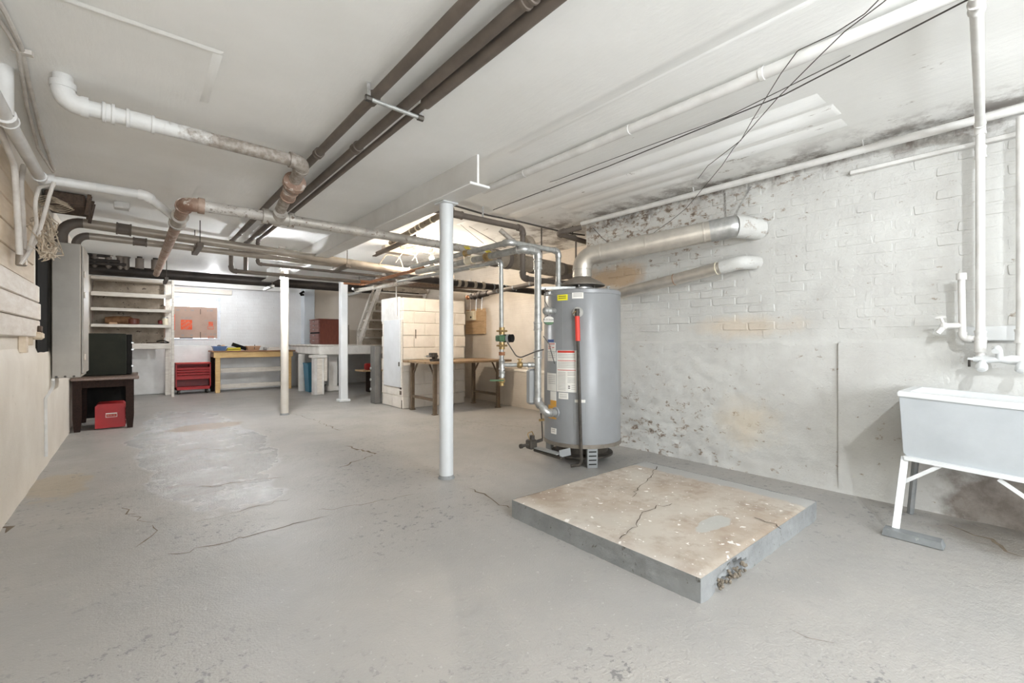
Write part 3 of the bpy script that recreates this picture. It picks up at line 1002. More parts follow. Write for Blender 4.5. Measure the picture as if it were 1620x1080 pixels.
def padp(u, v):
    x = px0 + u * (px1 - px0)
    y = py0 + v * (py1 - py0)
    e = min(u, v, 1 - u, 1 - v)
    z = 0.108 + 0.002 * noise.noise(Vector((x * 5, y * 5, 0)))
    if e < 0.001:
        z -= 0.006 + 0.005 * abs(noise.noise(Vector((x * 16, y * 16, 1))))
    return (x, y, z)


vs, fs = grid(60, 52, padp)
MB().add(vs, fs).build('top_surface', 'pad', root)


def side(name, p0, p1, nrm, notch=None):
    p0, p1, nrm = Vector(p0), Vector(p1), Vector(nrm)
    nu, nv = 60, 8

    def fn(u, v):
        p = p0.lerp(p1, u)
        q = Vector((p.x * 12, p.y * 12, v * 3))
        out = 0.004 * noise.noise(q) + 0.004 * noise.noise(q * 2.3) + (1 - v) ** 3 * 0.006
        if v > 0.99:
            out = 0
        out *= min(1.0, u / 0.03, (1 - u) / 0.03)
        if notch:
            d = abs(u - notch) / 0.13
            if d < 1 and v < 0.85 - 0.5 * d:
                out -= 0.05 * (1 - d * d) * (0.7 + 0.6 * noise.noise(q * 4))
        return p + nrm * out + Vector((0, 0, -0.005 + v * 0.112 - (0.004 if v > 0.99 else 0)))
    vs, fs = grid(nu, nv, fn)
    return MB().add(vs, fs).build(name, 'pad_side', root)


side('edge_face', (px0, py1, 0), (px0, py0, 0), (-1, 0, 0))
side('edge_face', (px0, py0, 0), (px1, py0, 0), (0, -1, 0), 0.20)
side('edge_face', (px1, py0, 0), (px1, py1, 0), (1, 0, 0))
side('edge_face', (px1, py1, 0), (px0, py1, 0), (0, 1, 0))
# rubble in the broken part of the edge
mb = MB()
for k in range(46):
    c = Vector((px0 + 0.15 + random.random() * 0.27, py0 + random.uniform(-0.012, 0.03), 0.006 + random.random() * 0.06 * random.random()))
    r = random.uniform(0.004, 0.013)
    mb.lathe([(r * 0.3, -r * 0.8), (r * random.uniform(.7, 1), -r * .2), (r * random.uniform(.6, .9), r * .4), (r * .2, r * .8)], c, (random.uniform(-.5, .5), random.uniform(-.5, .5), 1), 5)
tag(mb.build('rubble', 'rubble', root, smooth=False), None, kind='stuff')


def pad_crack(pts, w=0.003):
    line = []
    for a, b in zip(pts[:-1], pts[1:]):
        a, b = Vector(a), Vector(b)
        n = max(2, int((b - a).length / 0.035))
        for k in range(n):
            line.append(a.lerp(b, k / n) + Vector((random.uniform(-.014, .014), random.uniform(-.014, .014), 0)))
    line.append(Vector(pts[-1]))
    mb = MB()
    vs, fs = [], []
    for i, p in enumerate(line):
        d = line[min(i + 1, len(line) - 1)] - line[max(i - 1, 0)]
        s = Vector((-d.y, d.x, 0)).normalized() * w * random.uniform(0.3, 1)
        vs += [p - s, p + s]
    for i in range(len(line) - 1):
        fs.append((2 * i, 2 * i + 1, 2 * i + 3, 2 * i + 2))
    mb.add(vs, fs).build('crack', 'dark_gap', root)


def PT(px, py):
    p = P(px, py, z=0.1115)
    return p


pad_crack([PT(1038, 738), PT(1030, 755), PT(1010, 772), PT(1000, 786)])
pad_crack([PT(1065, 797), PT(1040, 800), PT(1015, 812), PT(1005, 832), PT(980, 852)])
pad_crack([PT(1190, 818), PT(1225, 828), PT(1235, 836)])

# ------------------------------------------------------------------ water heater
HX, HY, HR, HZ0, HZ1 = 3.248, 2.863, 0.355, 0.18, 1.565
heater = thing('water_heater', 'large grey cylindrical gas water heater by the brick wall', 'water heater', (HX, HY, 0))


def hang(px):
    """angle on the tank where the pixel column meets its front"""
    d = ray(px, 540)
    d = Vector((d.x, d.y))
    dn = d.normalized()
    c = Vector((HX, HY))
    b = dn.dot(c)
    disc = max(b * b - c.dot(c) + HR * HR, 0)
    t = b - math.sqrt(disc)
    q = dn * t - c
    return math.atan2(q.y, q.x), t * dn.dot(Vector(FWD))


def hpt(px, py, off=0.0):
    a, dep = hang(px)
    return Vector((HX + (HR + off) * math.cos(a), HY + (HR + off) * math.sin(a), CAM_H + (540 - py) / FPX * dep)), a


MB().lathe([(HR - 0.012, HZ0), (HR, HZ0 + 0.012), (HR, HZ1 - 0.05), (HR - 0.002, HZ1 - 0.045), (HR + 0.003, HZ1 - 0.04), (HR + 0.003, HZ1 - 0.012), (HR - 0.01, HZ1), (HR * 0.6, HZ1 + 0.012), (0.02, HZ1 + 0.015)], (HX, HY, 0), (0, 0, 1), 72).build('tank', 'tank', heater)
MB().lathe([(HR - 0.02, HZ0 - 0.01), (HR + 0.006, HZ0 - 0.01), (HR + 0.006, HZ0 + 0.022), (HR - 0.005, HZ0 + 0.024)], (HX, HY, 0), (0, 0, 1), 72).build('bottom_band', 'hood', heater)
# burner pan and skirt
MB().lathe([(0.26, 0.05), (0.285, 0.06), (0.285, 0.075), (0.24, 0.09), (0.24, 0.17), (0.05, 0.175)], (HX, HY, 0), (0, 0, 1), 40).build('burner_pan', 'dark_iron', heater)
for ang in (hang(938)[0], hang(938)[0] + 2.1, hang(938)[0] - 2.1):
    c, s = math.cos(ang), math.sin(ang)
    def hl(r, t, z):
        return (HX + c * r - s * t, HY + s * r + c * t, z)
    mb = MB()
    mb.hexa([hl(HR - 0.06, -0.045, 0), hl(HR - 0.01, -0.045, 0), hl(HR - 0.01, 0.045, 0), hl(HR - 0.06, 0.045, 0), hl(HR - 0.06, -0.045, 0.18), hl(HR - 0.01, -0.045, 0.18), hl(HR - 0.01, 0.045, 0.18), hl(HR - 0.06, 0.045, 0.18)])
    leg = mb.build('leg', 'tank_dark', heater)
    mb = MB()
    for k in range(4):
        z = 0.028 + k * 0.036
        mb.hexa([hl(HR - 0.012, -0.034, z), hl(HR - 0.008, -0.034, z), hl(HR - 0.008, 0.034, z), hl(HR - 0.012, 0.034, z), hl(HR - 0.012, -0.034, z + 0.010), hl(HR - 0.008, -0.034, z + 0.010), hl(HR - 0.008, 0.034, z + 0.010), hl(HR - 0.012, 0.034, z + 0.010)])
    mb.build('slot', 'black', leg)
# draft hood
MB().lathe([(0.085, HZ1 + 0.01), (0.105, HZ1 + 0.02), (0.105, HZ1 + 0.04), (0.088, HZ1 + 0.06), (0.088, HZ1 + 0.075)], (HX, HY, 0), (0, 0, 1), 32).build('flue_collar', 'galv', heater)
MB().lathe([(0.20, HZ1 + 0.058), (0.212, HZ1 + 0.055), (0.215, HZ1 + 0.063), (0.16, HZ1 + 0.10), (0.10, HZ1 + 0.128), (0.082, HZ1 + 0.14)], (HX, HY, 0), (0, 0, 1), 40).build('draft_hood', 'hood', heater)
for k in range(4):
    a = k * math.pi / 2 + 0.5
    MB().bar((HX + 0.11 * math.cos(a), HY + 0.11 * math.sin(a), HZ1), (HX + 0.13 * math.cos(a), HY + 0.13 * math.sin(a), HZ1 + 0.09), 0.012, 0.004).build('hood_strut', 'galv', heater)
# top fitting on the right
p = Vector((HX + 0.26, HY - 0.10, HZ1))
MB().lathe([(0.03, 0), (0.03, 0.018), (0.024, 0.02), (0.024, 0.04), (0.014, 0.045), (0.014, 0.055), (0.024, 0.057), (0.02, 0.068)], p, (0, 0, 1), 12).build('port_plug', 'galv_dull', heater)


def wrap(px0_, px1_, py0_, py1_, m, name='sticker', off=0.0025, parent=None, ref=None):
    """a sheet stuck around the tank: pixel box of its outline on the tank's face"""
    a0 = hang(px0_)[0]
    a1 = hang(px1_)[0]
    if a1 - a0 > math.pi:
        a1 -= 2 * math.pi
    if a0 - a1 > math.pi:
        a1 += 2 * math.pi
    dep = hang((px0_ + px1_) / 2)[1]
    z1 = CAM_H + (540 - py0_) / FPX * dep
    z0 = CAM_H + (540 - py1_) / FPX * dep
    n = 6
    vs, fs = [], []
    for k in range(n + 1):
        a = a0 + (a1 - a0) * k / n
        for rr in (HR - 0.001, HR + off):
            for zz in (z0, z1):
                vs.append((HX + rr * math.cos(a), HY + rr * math.sin(a), zz))
    for k in range(n):
        o = 4 * k
        fs += [(o + 2, o + 6, o + 7, o + 3), (o + 1, o + 3, o + 7, o + 5), (o, o + 4, o + 6, o + 2)]
    fs += [(0, 2, 3, 1), (4 * n, 4 * n + 1, 4 * n + 3, 4 * n + 2)]
    return MB().add(vs, fs).build(name, m, parent or heater)


def lines(px0_, px1_, ys, m='ink_soft', h=1.0, parent=None):
    for y in ys:
        wrap(px0_, px1_, y, y + h, m, 'print_line', 0.0035, parent)


wrap(882, 898, 466, 475, 'paper_yellow')
lines(884, 896, (468, 471), 'ink', 1.0)
wrap(905, 923, 462, 472, 'paper')
lines(907, 921, (464, 466, 468), 'ink_soft', 0.8)
wrap(867, 876, 537, 541, 'paper_blue')
s1 = wrap(867, 879, 542, 556, 'paper')
lines(868, 878, (543.2,), 'paper_red', 1.2)
lines(868, 872, (547, 550), 'paper_red', 1.2)
lines(874, 877, (549,), 'paper_red', 1.2)
wrap(867, 880, 557, 571, 'paper')
lines(868, 879, (559, 562, 565), 'ink_soft', 0.7)
wrap(867, 880, 571, 589, 'tank_dark', 'rating_plate')
wrap(866, 880, 590, 618, 'paper')
lines(868, 879, (594, 597, 600, 603, 606), 'ink_soft', 0.6)
wrap(871, 880, 619, 633, 'paper')
wrap(871, 880, 633, 641, 'paper_orange')
wrap(868, 880, 641, 662, 'paper_orange')
wrap(872, 880, 677, 686, 'paper')
lines(873, 879, (679, 682), 'ink_soft', 0.7)
w_ = wrap(881, 912, 554, 620, 'paper', 'warning_sheet')
lines(882.5, 909, (554.5,), 'paper_red', 3.4)
lines(882.5, 911, (570, 585), 'paper_red', 0.9)
lines(883, 910, (560, 562.5, 565, 573, 575.5, 578, 580.5), 'ink_soft', 0.6)
lines(883, 895, [588.5 + 2.3 * k for k in range(13)], 'ink_soft', 0.6)
lines(898, 910, [588.5, 590.8, 593.1, 597.5, 600, 602.3, 604.6], 'ink_soft', 0.6)
lines(899, 902, (610, 613), 'ink', 1.6)
lines(904, 910, (609, 612, 615), 'ink_soft', 0.6)
wrap(884, 899, 621, 631, 'paper')
lines(886, 897, (623.5, 626, 628), 'ink_soft', 0.6)
# vertical seam and access door
wrap(889.5, 890.2, 470, 553, 'tank_dark', 'seam', 0.002)
wrap(908, 926, 626, 674, 'tank', 'access_door', 0.006)
wrap(909.5, 924.5, 636, 669, 'tank_dark', 'door_inset', 0.0065)
wrap(910.5, 923.5, 637, 668, 'tank', 'door_inset', 0.0075)
wrap(909.5, 926, 632, 636.5, 'paper', 'sticker', 0.009)
# brand roundel, hung below the aquastat port
bc, ba = hpt(871.5, 507, 0.02)
nrm = Vector((math.cos(ba), math.sin(ba), 0))
tan = Vector((-math.sin(ba), math.cos(ba), 0))
if tan.dot(Vector((RGT[0], RGT[1], 0))) < 0:
    tan = -tan
# the roundel faces the viewer, a little off the curve of the tank
face = Vector((-bc.x, -bc.y, 0)).normalized()
tan = Vector((-face.y, face.x, 0))
if tan.dot(Vector((RGT[0], RGT[1], 0))) < 0:
    tan = -tan


def ell(c, rx, rz, t, m, name, parent, a0=0, a1=2 * math.pi, n=28):
    pts = [(math.cos(a0 + (a1 - a0) * k / n), math.sin(a0 + (a1 - a0) * k / n)) for k in range(n + (0 if a1 - a0 > 6 else 1))]
    k = len(pts)
    vs = [c + tan * (rx * p) + Vector((0, 0, rz * q)) for p, q in pts] + [c + tan * (rx * p) + Vector((0, 0, rz * q)) + face * t for p, q in pts]
    fs = [tuple(range(k)), tuple(reversed(range(k, 2 * k)))] + [(i, i + k, (i + 1) % k + k, (i + 1) % k) for i in range(k)]
    return MB().add(vs, fs).build(name, m, parent)


bc = bc + face * 0.012
badge = ell(bc, 0.052, 0.042, 0.006, 'ink', 'brand_badge', heater)
ell(bc + face * 0.005, 0.048, 0.038, 0.003, 'paper', 'badge_face', badge)
ell(bc + face * 0.007, 0.048, 0.038, 0.003, 'green', 'badge_band', badge, math.pi * 1.12, math.pi * 1.88)
rot = Matrix((tan, Vector((0, 0, 1)), face)).transposed().to_4x4()
text('A.O.Smith', 0.024, Matrix.Translation(bc + face * 0.0095 + Vector((0, 0, 0.006))) @ rot, 'ink', badge)
# port elbow above the badge
pp, pa = hpt(877, 492, -0.01)
pn = Vector((math.cos(pa), math.sin(pa), 0))
mb = MB()
mb.cyl(pp, pp + pn * 0.05, 0.026, n=16)
q = pp + pn * 0.06
mb.ball(q, 0.034)
q2 = q - tan * 0.035 + face * 0.01
mb.cyl(q, q2, 0.032, n=16)
mb.ball(q2, 0.037)
mb.build('port_elbow', 'galv_dull', heater)
# relief valve with drain tube
vp, va = hpt(914, 494, 0.0)
vn = Vector((math.cos(va), math.sin(va), 0))
MB().lathe([(0.048, 0), (0.045, 0.006), (0.012, 0.008)], vp - vn * 0.001, vn, 20).build('escutcheon', 'galv', heater)
valve = MB().cyl(vp, vp + vn * 0.05, 0.02, n=12).cyl(vp + vn * 0.045 + Vector((0, 0, -0.035)), vp + vn * 0.045 + Vector((0, 0, 0.028)), 0.02, n=12).build('relief_valve', 'dark_iron', heater)
MB().bar(vp + vn * 0.05 + Vector((0, 0, 0.02)) - tan * 0.0, vp + vn * 0.075 - tan * 0.035 + Vector((0, 0, -0.02)), 0.012, 0.004).build('valve_lever', 'brass', valve)
dt0 = vp + vn * 0.045 + Vector((0, 0, -0.035))
dt1 = Vector((dt0.x, dt0.y, 0.07)) + vn * 0.0 + tan * 0.035
mid = dt0.lerp(dt1, 0.17)
MB().cyl(dt0, dt0.lerp(dt1, 0.17), 0.021, n=12).build('red_grip', 'red_grip', heater)
MB().tube([mid, dt1 + Vector((0, 0, 0.03)), dt1, dt1 - tan * 0.02 + Vector((0, 0, -0.03)), dt1 - tan * 0.09 + Vector((0, 0, -0.04))], 0.014, 8).build('drain_tube', 'dark_iron', heater)
# gas valve assembly at the foot
g0 = Vector((HX, HY, 0)) + Vector((-0.36, 0.09, 0.16))
g0 = P(842, 700, y=2.96)
mb = MB()
mb.bbox(g0.x - 0.05, g0.x + 0.03, g0.y - 0.04, g0.y + 0.04, g0.z - 0.05, g0.z + 0.03, 0.01)
mb.cyl(g0 + Vector((-0.0, 0, 0.03)), g0 + Vector((0, 0, 0.065)), 0.022, n=12)
mb.cyl(g0 + Vector((-0.05, 0, -0.01)), g0 + Vector((-0.12, 0, -0.012)), 0.013, n=10)
mb.cyl(g0 + Vector((-0.12, 0, -0.012)), g0 + Vector((-0.14, 0.0, -0.012)), 0.02, n=10)
mb.cyl(g0 + Vector((0.03, 0, 0)), g0 + Vector((0.12, 0, 0.01)), 0.014, n=10)
gv = mb.build('gas_valve', 'dark_iron', heater)
MB().tube(smooth_path([g0 + Vector((-0.03, 0, 0.03)), g0 + Vector((-0.06, 0.0, 0.09)), g0 + Vector((-0.0, 0, 0.10)), g0 + Vector((0.03, 0, 0.02))], 0.015), 0.004, 6).build('gas_tube', 'brass', gv)
ge = P(885, 718, y=2.62)
MB().bar(g0 + Vector((0.02, -0.02, -0.04)), ge, 0.07, 0.008).build('burner_bracket', 'tank_dark', heater)
MB().cyl(g0 + Vector((0.0, -0.03, -0.06)), ge + Vector((0, -0.02, -0.03)), 0.013, n=10).build('burner_tube', 'dark_iron', heater)
MB().bar(ge, ge + Vector((0.10, -0.03, 0.012)), 0.006, 0.06).build('burner_plate', 'tank_dark', heater)
gl = P(857, 664, y=2.93)
MB().tube([g0 + Vector((0.10, 0, 0.01)), Vector((gl.x + 0.01, gl.y, g0.z + 0.03)), gl, gl + Vector((-0.01, 0, 0.06))], 0.007, 6).build('gas_line', 'dark_iron', heater)
MB().cyl(gl + Vector((-0.025, 0, 0)), gl + Vector((0.025, 0, 0)), 0.012, n=8).build('gas_cock', 'brass', gv)
# junction box lid and cable tray on top
cb = Vector((HX - 0.20, HY + 0.06, HZ1 + 0.02))
MB().bar(cb + Vector((-0.20, 0.10, 0.0)), cb + Vector((0.10, -0.06, 0.012)), 0.035, 0.025).build('top_channel', 'galv_dull', heater)
MB().tube(smooth_path([cb + Vector((-0.17, 0.05, 0.0)), cb + Vector((-0.19, 0.04, -0.12)), cb + Vector((-0.165, 0.0, -0.2)), cb + Vector((-0.2, 0.04, -0.32))], 0.03), 0.004, 6).build('thermostat_wire', 'wire', heater)
# low grey shield box on the left side of the tank
bx = P(851, 612, y=2.93)
MB().bbox(bx.x - 0.045, bx.x + 0.055, bx.y + 0.04, bx.y + 0.12, bx.z - 0.16, bx.z + 0.16, 0.02).build('shield_box', 'tank_dark', heater)

# flue
hzf = HZ1 + 0.14
fl0 = Vector((HX, HY, hzf))
fl1 = Vector((HX, HY, hzf + 0.19))
fl2 = P(1163, 358, x=3.80)
wp = Vector((XR + 0.02, fl2.y - 0.10, fl2.z - 0.01))
root = thing('flue_duct', 'shiny steel flue duct rising from the water heater into the wall', 'duct', fl0)
pts = smooth_path([fl0, fl1, fl2], 0.13, 7)
rr = 0.087
MB().tube(pts[:9], rr * 1.01, 24).build('elbow', 'galv_bright', root)
d = (fl2 - pts[8]).normalized()
L = (fl2 - pts[8]).length
MB().cyl(pts[7], pts[8] + d * L * 0.86, rr, n=28).build('duct', 'galv_bright', root)
for k in (0.06, 0.40, 0.80):
    p = pts[8] + d * L * k
    MB().lathe([(rr, -0.008), (rr + 0.004, -0.006), (rr + 0.004, 0.006), (rr, 0.008)], p, d, 28).build('seam_ring', 'galv_bright', root)
for h in (0.02, 0.075):
    MB().lathe([(rr, -0.006), (rr + 0.005, -0.004), (rr + 0.005, 0.004), (rr, 0.006)], fl0 + Vector((0, 0, h)), (0, 0, 1), 28).build('seam_ring', 'galv_bright', root)
pe = smooth_path([pts[8] + d * L * 0.84, fl2, wp], 0.09, 6)
MB().tube(pe[:5], rr * 1.04, 24).build('gored_elbow', 'galv', root)
MB().tube(pe[4:], rr * 1.05, 24).build('wall_stub', 'wall_right', root)
sp = fl2 - d * 0.04
for dx, py_ in ((-0.05, -0.0), (0.05, 0.0)):
    top = P(1166 + dx * 300, 296, x=XR - 0.06)
    MB().bar(sp + Vector((0, -dx * 0.7, rr)), Vector((XR - 0.03, sp.y - dx * 2.2 + 0.02, 2.40)), 0.018, 0.002, (1, 0, 0)).build('hanger_strap', 'strap', root)

fa = P(975, 466, x=3.80)
fb = P(1160, 418, x=3.86)
root = thing('flue_duct', 'thinner lower metal duct behind the heater ending in a white wall stub', 'duct', fa)
d = (fb - fa).normalized()
MB().cyl(fa - d * 0.12, fb, 0.052, n=22).build('duct', 'galv_bright', root)
pe = smooth_path([fb - d * 0.10, fb + d * 0.06, Vector((XR + 0.02, fb.y - 0.13, fb.z + 0.015))], 0.05, 6)
MB().tube(pe, 0.058, 20).build('wall_stub', 'wall_right', root)
for k in range(4):
    p = fb - d * (0.03 + 0.035 * k)
    MB().lathe([(0.052, -0.004), (0.055, -0.003), (0.055, 0.003), (0.052, 0.004)], p, d, 20).build('wire_wrap', 'yellowed_pipe', root)
p = fa.lerp(fb, 0.55)
MB().lathe([(0.052, -0.003), (0.0545, -0.002), (0.0545, 0.002), (0.052, 0.003)], p, d, 20).build('wire_wrap', 'rust', root)

# ------------------------------------------------------------------ pipes around the heater
D0 = Vector((3.05, 2.98, HZ1))
root = thing('hot_water_pipe', 'grey pipe that leaves the heater top and turns back over the room', 'pipe', D0)
pipe_run(root, [D0, (3.05, 2.98, 1.945), (2.45, 2.98, 1.945), (2.46, 4.75, 1.96)], 0.024, 'galv_dull', 'galv')
coupling(root, (3.05, 2.98, 1.62), (0, 0, 1), 0.024, 'galv_dull')
coupling(root, (2.456, 3.62, 1.95), (0, 1, 0), 0.024, 'brass', 0.07)
MB().bar((2.456, 3.60, 1.985), (2.50, 3.70, 2.03), 0.05, 0.006).build('yellow_handle', 'yellow', root)

ex, ey = 2.76, 2.95
E1 = P(852, 640, y=ey)
root = thing('cold_water_pipe', 'vertical galvanised riser that bends into the side of the heater', 'pipe', (ex, ey, 0))
ent, ea = hpt(879, 652, 0.0)
en = Vector((math.cos(ea), math.sin(ea), 0))
pipe_run(root, [(2.58, 4.85, 1.92), (2.58, ey, 1.90), (ex, ey, 1.90), (ex, ey, 0.56), Vector((ex + 0.01, ey - 0.06, 0.50)) + Vector((0.015, -0.03, -0.03)), ent + en * 0.01], 0.031, 'galv_dull', 'galv', 1.2)
for z in (1.235, 0.985, 1.78):
    coupling(root, (ex, ey, z), (0, 0, 1), 0.031, 'galv_dull', 0.08)
MB().lathe([(0.05, 0), (0.045, 0.01), (0.03, 0.012)], ent, en, 16).build('escutcheon', 'tank', root)
coupling(root, (2.58, 3.75, 1.91), (0, 1, 0), 0.031, 'yellowed_pipe', 0.12)
coupling(root, (2.58, 3.45, 1.905), (0, 1, 0), 0.031, 'brass', 0.07)
MB().bar((2.58, 3.43, 1.94), (2.62, 3.53, 1.985), 0.055, 0.006).build('yellow_handle', 'yellow', root)
coupling(root, (2.67, ey, 1.90), (1, 0, 0), 0.031, 'galv', 0.06)

gx, gy = 2.51, 3.15
root = thing('circulation_pipe', 'slender vertical pipe with a green pump and lever valve left of the heater', 'pipe', (gx, gy, 0))
zv = P(794, 602, y=gy).z
pipe_run(root, [(2.50, 5.2, 1.84), (gx - 0.01, gy, 1.81), (gx, gy, zv - 0.02)], 0.019, 'galv_dull', 'galv')
zz = P(794, 577, y=gy).z
coupling(root, (gx, gy, zz), (0, 0, 1), 0.022, 'galv', 0.09, 'tee')
coupling(root, (gx, gy, zz - 0.08), (0, 0, 1), 0.022, 'galv_dull', 0.05)
coupling(root, (gx, gy, zz + 0.10), (0, 0, 1), 0.022, 'rust', 0.03)
coupling(root, (gx, 3.5, 1.812), (0, 1, 0), 0.02, 'yellowed_pipe', 0.25)
MB().cyl((gx, gy, zz), (ex - 0.02, ey + 0.02, zz), 0.018, n=12).build('cross_pipe', 'galv_dull', root)
mp_ = Vector((gx, gy, zz)).lerp(Vector((ex, ey, zz)), 0.5)
MB().ball(mp_, 0.032).cyl(mp_, mp_ + Vector((0, 0, 0.05)), 0.014, n=10).cyl(mp_ + Vector((0, 0, 0.045)), mp_ + Vector((0, 0, 0.055)), 0.024, n=12).build('check_valve', 'brass', root)
mp2 = Vector((gx, gy, zz)).lerp(Vector((ex, ey, zz)), 0.8)
coupling(root, mp2, (ex - gx, ey - gy, 0), 0.02, 'galv', 0.05)
MB().ball((gx, gy, zv), 0.03).cyl((gx, gy, zv), (gx, gy, zv - 0.045), 0.02, n=10).build('ball_valve', 'brass', root)
MB().bar(Vector((gx, gy, zv + 0.005)) - Vector((0, 0.03, 0)), Vector((gx - 0.085, gy + 0.06, zv + 0.004)), 0.02, 0.012).build('green_lever', 'green', root)
# pump
zp = P(794, 535, y=gy).z
pump = MB().bbox(gx - 0.055, gx + 0.035, gy - 0.045, gy + 0.03, zp - 0.028, zp + 0.028, 0.008).build('pump_body', 'green', root)
cdir = Vector((RGT[0], RGT[1], 0)) * 0.9 + Vector((-FWD[0], -FWD[1], 0)) * 0.5
cdir.normalize()
pc = Vector((gx + 0.02, gy - 0.01, zp))
MB().cyl(pc, pc + cdir * 0.085, 0.036, n=18).build('pump_motor', 'black', root)
MB().cyl(pc + cdir * 0.03, pc + cdir * 0.055, 0.0375, n=18).build('motor_band', 'tank_dark', root)
for s in (0.065, -0.065):
    MB().bbox(gx - 0.042, gx + 0.042, gy - 0.03, gy + 0.03, zp + s - 0.009, zp + s + 0.009, 0.004).cyl((gx, gy, zp + s * 0.5), (gx, gy, zp + s * 1.5), 0.026, n=12).build('pump_flange', 'brass', root)
tip = pc + cdir * 0.02 + Vector((0, 0, -0.02))
c1 = tip.lerp(Vector((ex - 0.03, ey, zp - 0.2)), 0.4) + Vector((0, 0, -0.09))
MB().tube(smooth_path([tip, c1, Vector((ex - 0.05, ey - 0.03, zp - 0.115)), Vector((ex + 0.03, ey - 0.04, zp - 0.10))], 0.06), 0.006, 6).build('pump_cable', 'wire', root)
qa, _ = hpt(878, 575, 0.005)
MB().tube([Vector((ex + 0.035, ey - 0.035, zp + 0.02)), Vector((ex + 0.06, ey - 0.08, zp - 0.05)), qa], 0.004, 6).build('sensor_wire', 'wire', root)

# brown pipe beyond, with its drop
I0, I1 = P(712, 337, z=2.35), P(828, 361, z=2.35)
I1.y = I0.y
root = thing('brown_pipe', 'dark brown pipe near the ceiling right of the near column', 'pipe', I0)
pipe_run(root, [I0 + Vector((-0.25, 0, 0)), I1, I1 + Vector((0, 0, -0.55)), Vector((4.98, I1.y, I1.z - 0.55))], 0.030, 'brown_pipe')
coupling(root, I0 + Vector((0.08, 0, 0)), (1, 0, 0), 0.032, 'brown_pipe', 0.12)
MB().bar(I0.lerp(I1, 0.42) + Vector((0, 0, -0.03)), I0.lerp(I1, 0.42) + Vector((0, 0, 0.14)), 0.022, 0.003, (0, 1, 0)).build('hanger_strap', 'strap', root)
MB().cyl(I1 + Vector((-0.02, 0.03, -0.20)), I1 + Vector((-0.20, 0.15, -0.02)), 0.028, n=12).build('branch_pipe', 'bare_grey_pipe', root)
MB().tube(arc_pts(I1 + Vector((0.0, 0.1, -0.18)), I1 + Vector((0.22, 0.1, -0.02)), I1 + Vector((0.26, 0.1, -0.3)), 0.07)[0], 0.042, 12).build('return_bend', 'old_wrap', root)

# old wrapped main and pipes below it
root = thing('wrapped_main', 'fat old wrapped pipe running behind the heater risers', 'pipe', (3.0, 4.05, 1.95))
MB().cyl((3.0, 4.05, 2.05), (4.98, 4.05, 1.98), 0.095, n=20).build('wrapped_pipe', 'old_wrap', root)
for x in (3.12, 3.3, 3.7, 4.2):
    MB().lathe([(0.094, -0.03), (0.102, -0.025), (0.102, 0.025), (0.094, 0.03)], (x, 4.05, 2.047 - (x - 3) * 0.035), (1, 0, -0.035), 20).build('wrap_band', 'brown_pipe', root)
MB().cyl((3.85, 4.05, 2.1), (3.85, 4.05, 2.5), 0.008, n=8).build('hanger_rod', 'dark_iron', root)
root = thing('black_main', 'black banded pipe low under the ceiling right of the near column', 'pipe', (3.0, 5.1, 1.8))
MB().cyl((2.6, 5.1, 1.885), (5.0, 5.1, 1.86), 0.045, n=16).build('pipe', 'black_pipe', root)
for x in (3.32, 3.42, 3.58, 3.72):
    MB().lathe([(0.045, -0.025), (0.05, -0.022), (0.05, 0.022), (0.045, 0.025)], (x, 5.1, 1.878), (1, 0, 0), 16).build('tape_band', 'old_wrap', root)
for x in (3.9, 4.0, 4.12, 4.3):
    MB().lathe([(0.045, -0.012), (0.049, -0.01), (0.049, 0.01), (0.045, 0.012)], (x, 5.1, 1.874), (1, 0, 0), 16).build('tape_band', 'steel_grey_leg', root)
root = thing('dark_drain_pipe', 'dark pipe run with valve and tape bands above the workbench', 'pipe', (3.6, 5.8, 1.7))
a0, a1 = P(742, 470, y=5.6), P(860, 445, y=4.2)
d = (a1 - a0).normalized()
MB().cyl(a0 + d * 0.2, a1 + d * 0.45, 0.03, n=14).build('pipe', 'brown_pipe', root)
MB().ball(a0 + d * 0.13, 0.055).ball(a0 + d * 0.24, 0.06).cyl(a0 + d * 0.05, a0 + d * 0.4, 0.042, n=14).build('valve_body', 'black_pipe', root)
MB().cyl(a0 - d * 0.03, a0 + d * 0.06, 0.012, n=8).cyl(a0 - d * 0.035, a0 - d * 0.02, 0.035, n=12).build('valve_handle', 'rust', root)
for k in (0.6, 0.9, 1.2, 1.5):
    MB().lathe([(0.03, -0.012), (0.033, -0.01), (0.033, 0.01), (0.03, 0.012)], a0 + d * k, d, 14).build('tape_band', 'steel_grey_leg', root)
for k in (0.16, 0.28):
    MB().cyl(a0 + d * k + Vector((0, 0, -0.04)), a0 + d * k + Vector((0, 0.01, -0.22)), 0.006, n=6).build('hanging_strap', 'strap', root)

# pipes at the end of the near right wall
j0, j1 = P(880, 369, z=2.34), P(925, 354, z=2.34)
root = thing('corner_pipe', 'dark pipe pair turning the brick corner near the ceiling', 'pipe', j0)
jw = Vector((3.93, YC - 0.03, 2.40))
pipe_run(root, [jw + Vector((-0.05, 0.0, -0.01)), j0, j0 + Vector((0.75, 0.1, 0.0))], 0.03, 'brown_pipe')
MB().cyl(j0 + Vector((0.33, 0.05, 0)), j0 + Vector((0.33, 0.05, 0.15)), 0.007, n=8).build('hanger_rod', 'dark_iron', root)
jx = P(903, 372, y=j0.y + 0.05)
pipe_run(root, [jx, jx + Vector((0.09, 0, 0.0)), jx + Vector((0.09, 0, -0.75))], 0.011, 'brown_pipe')

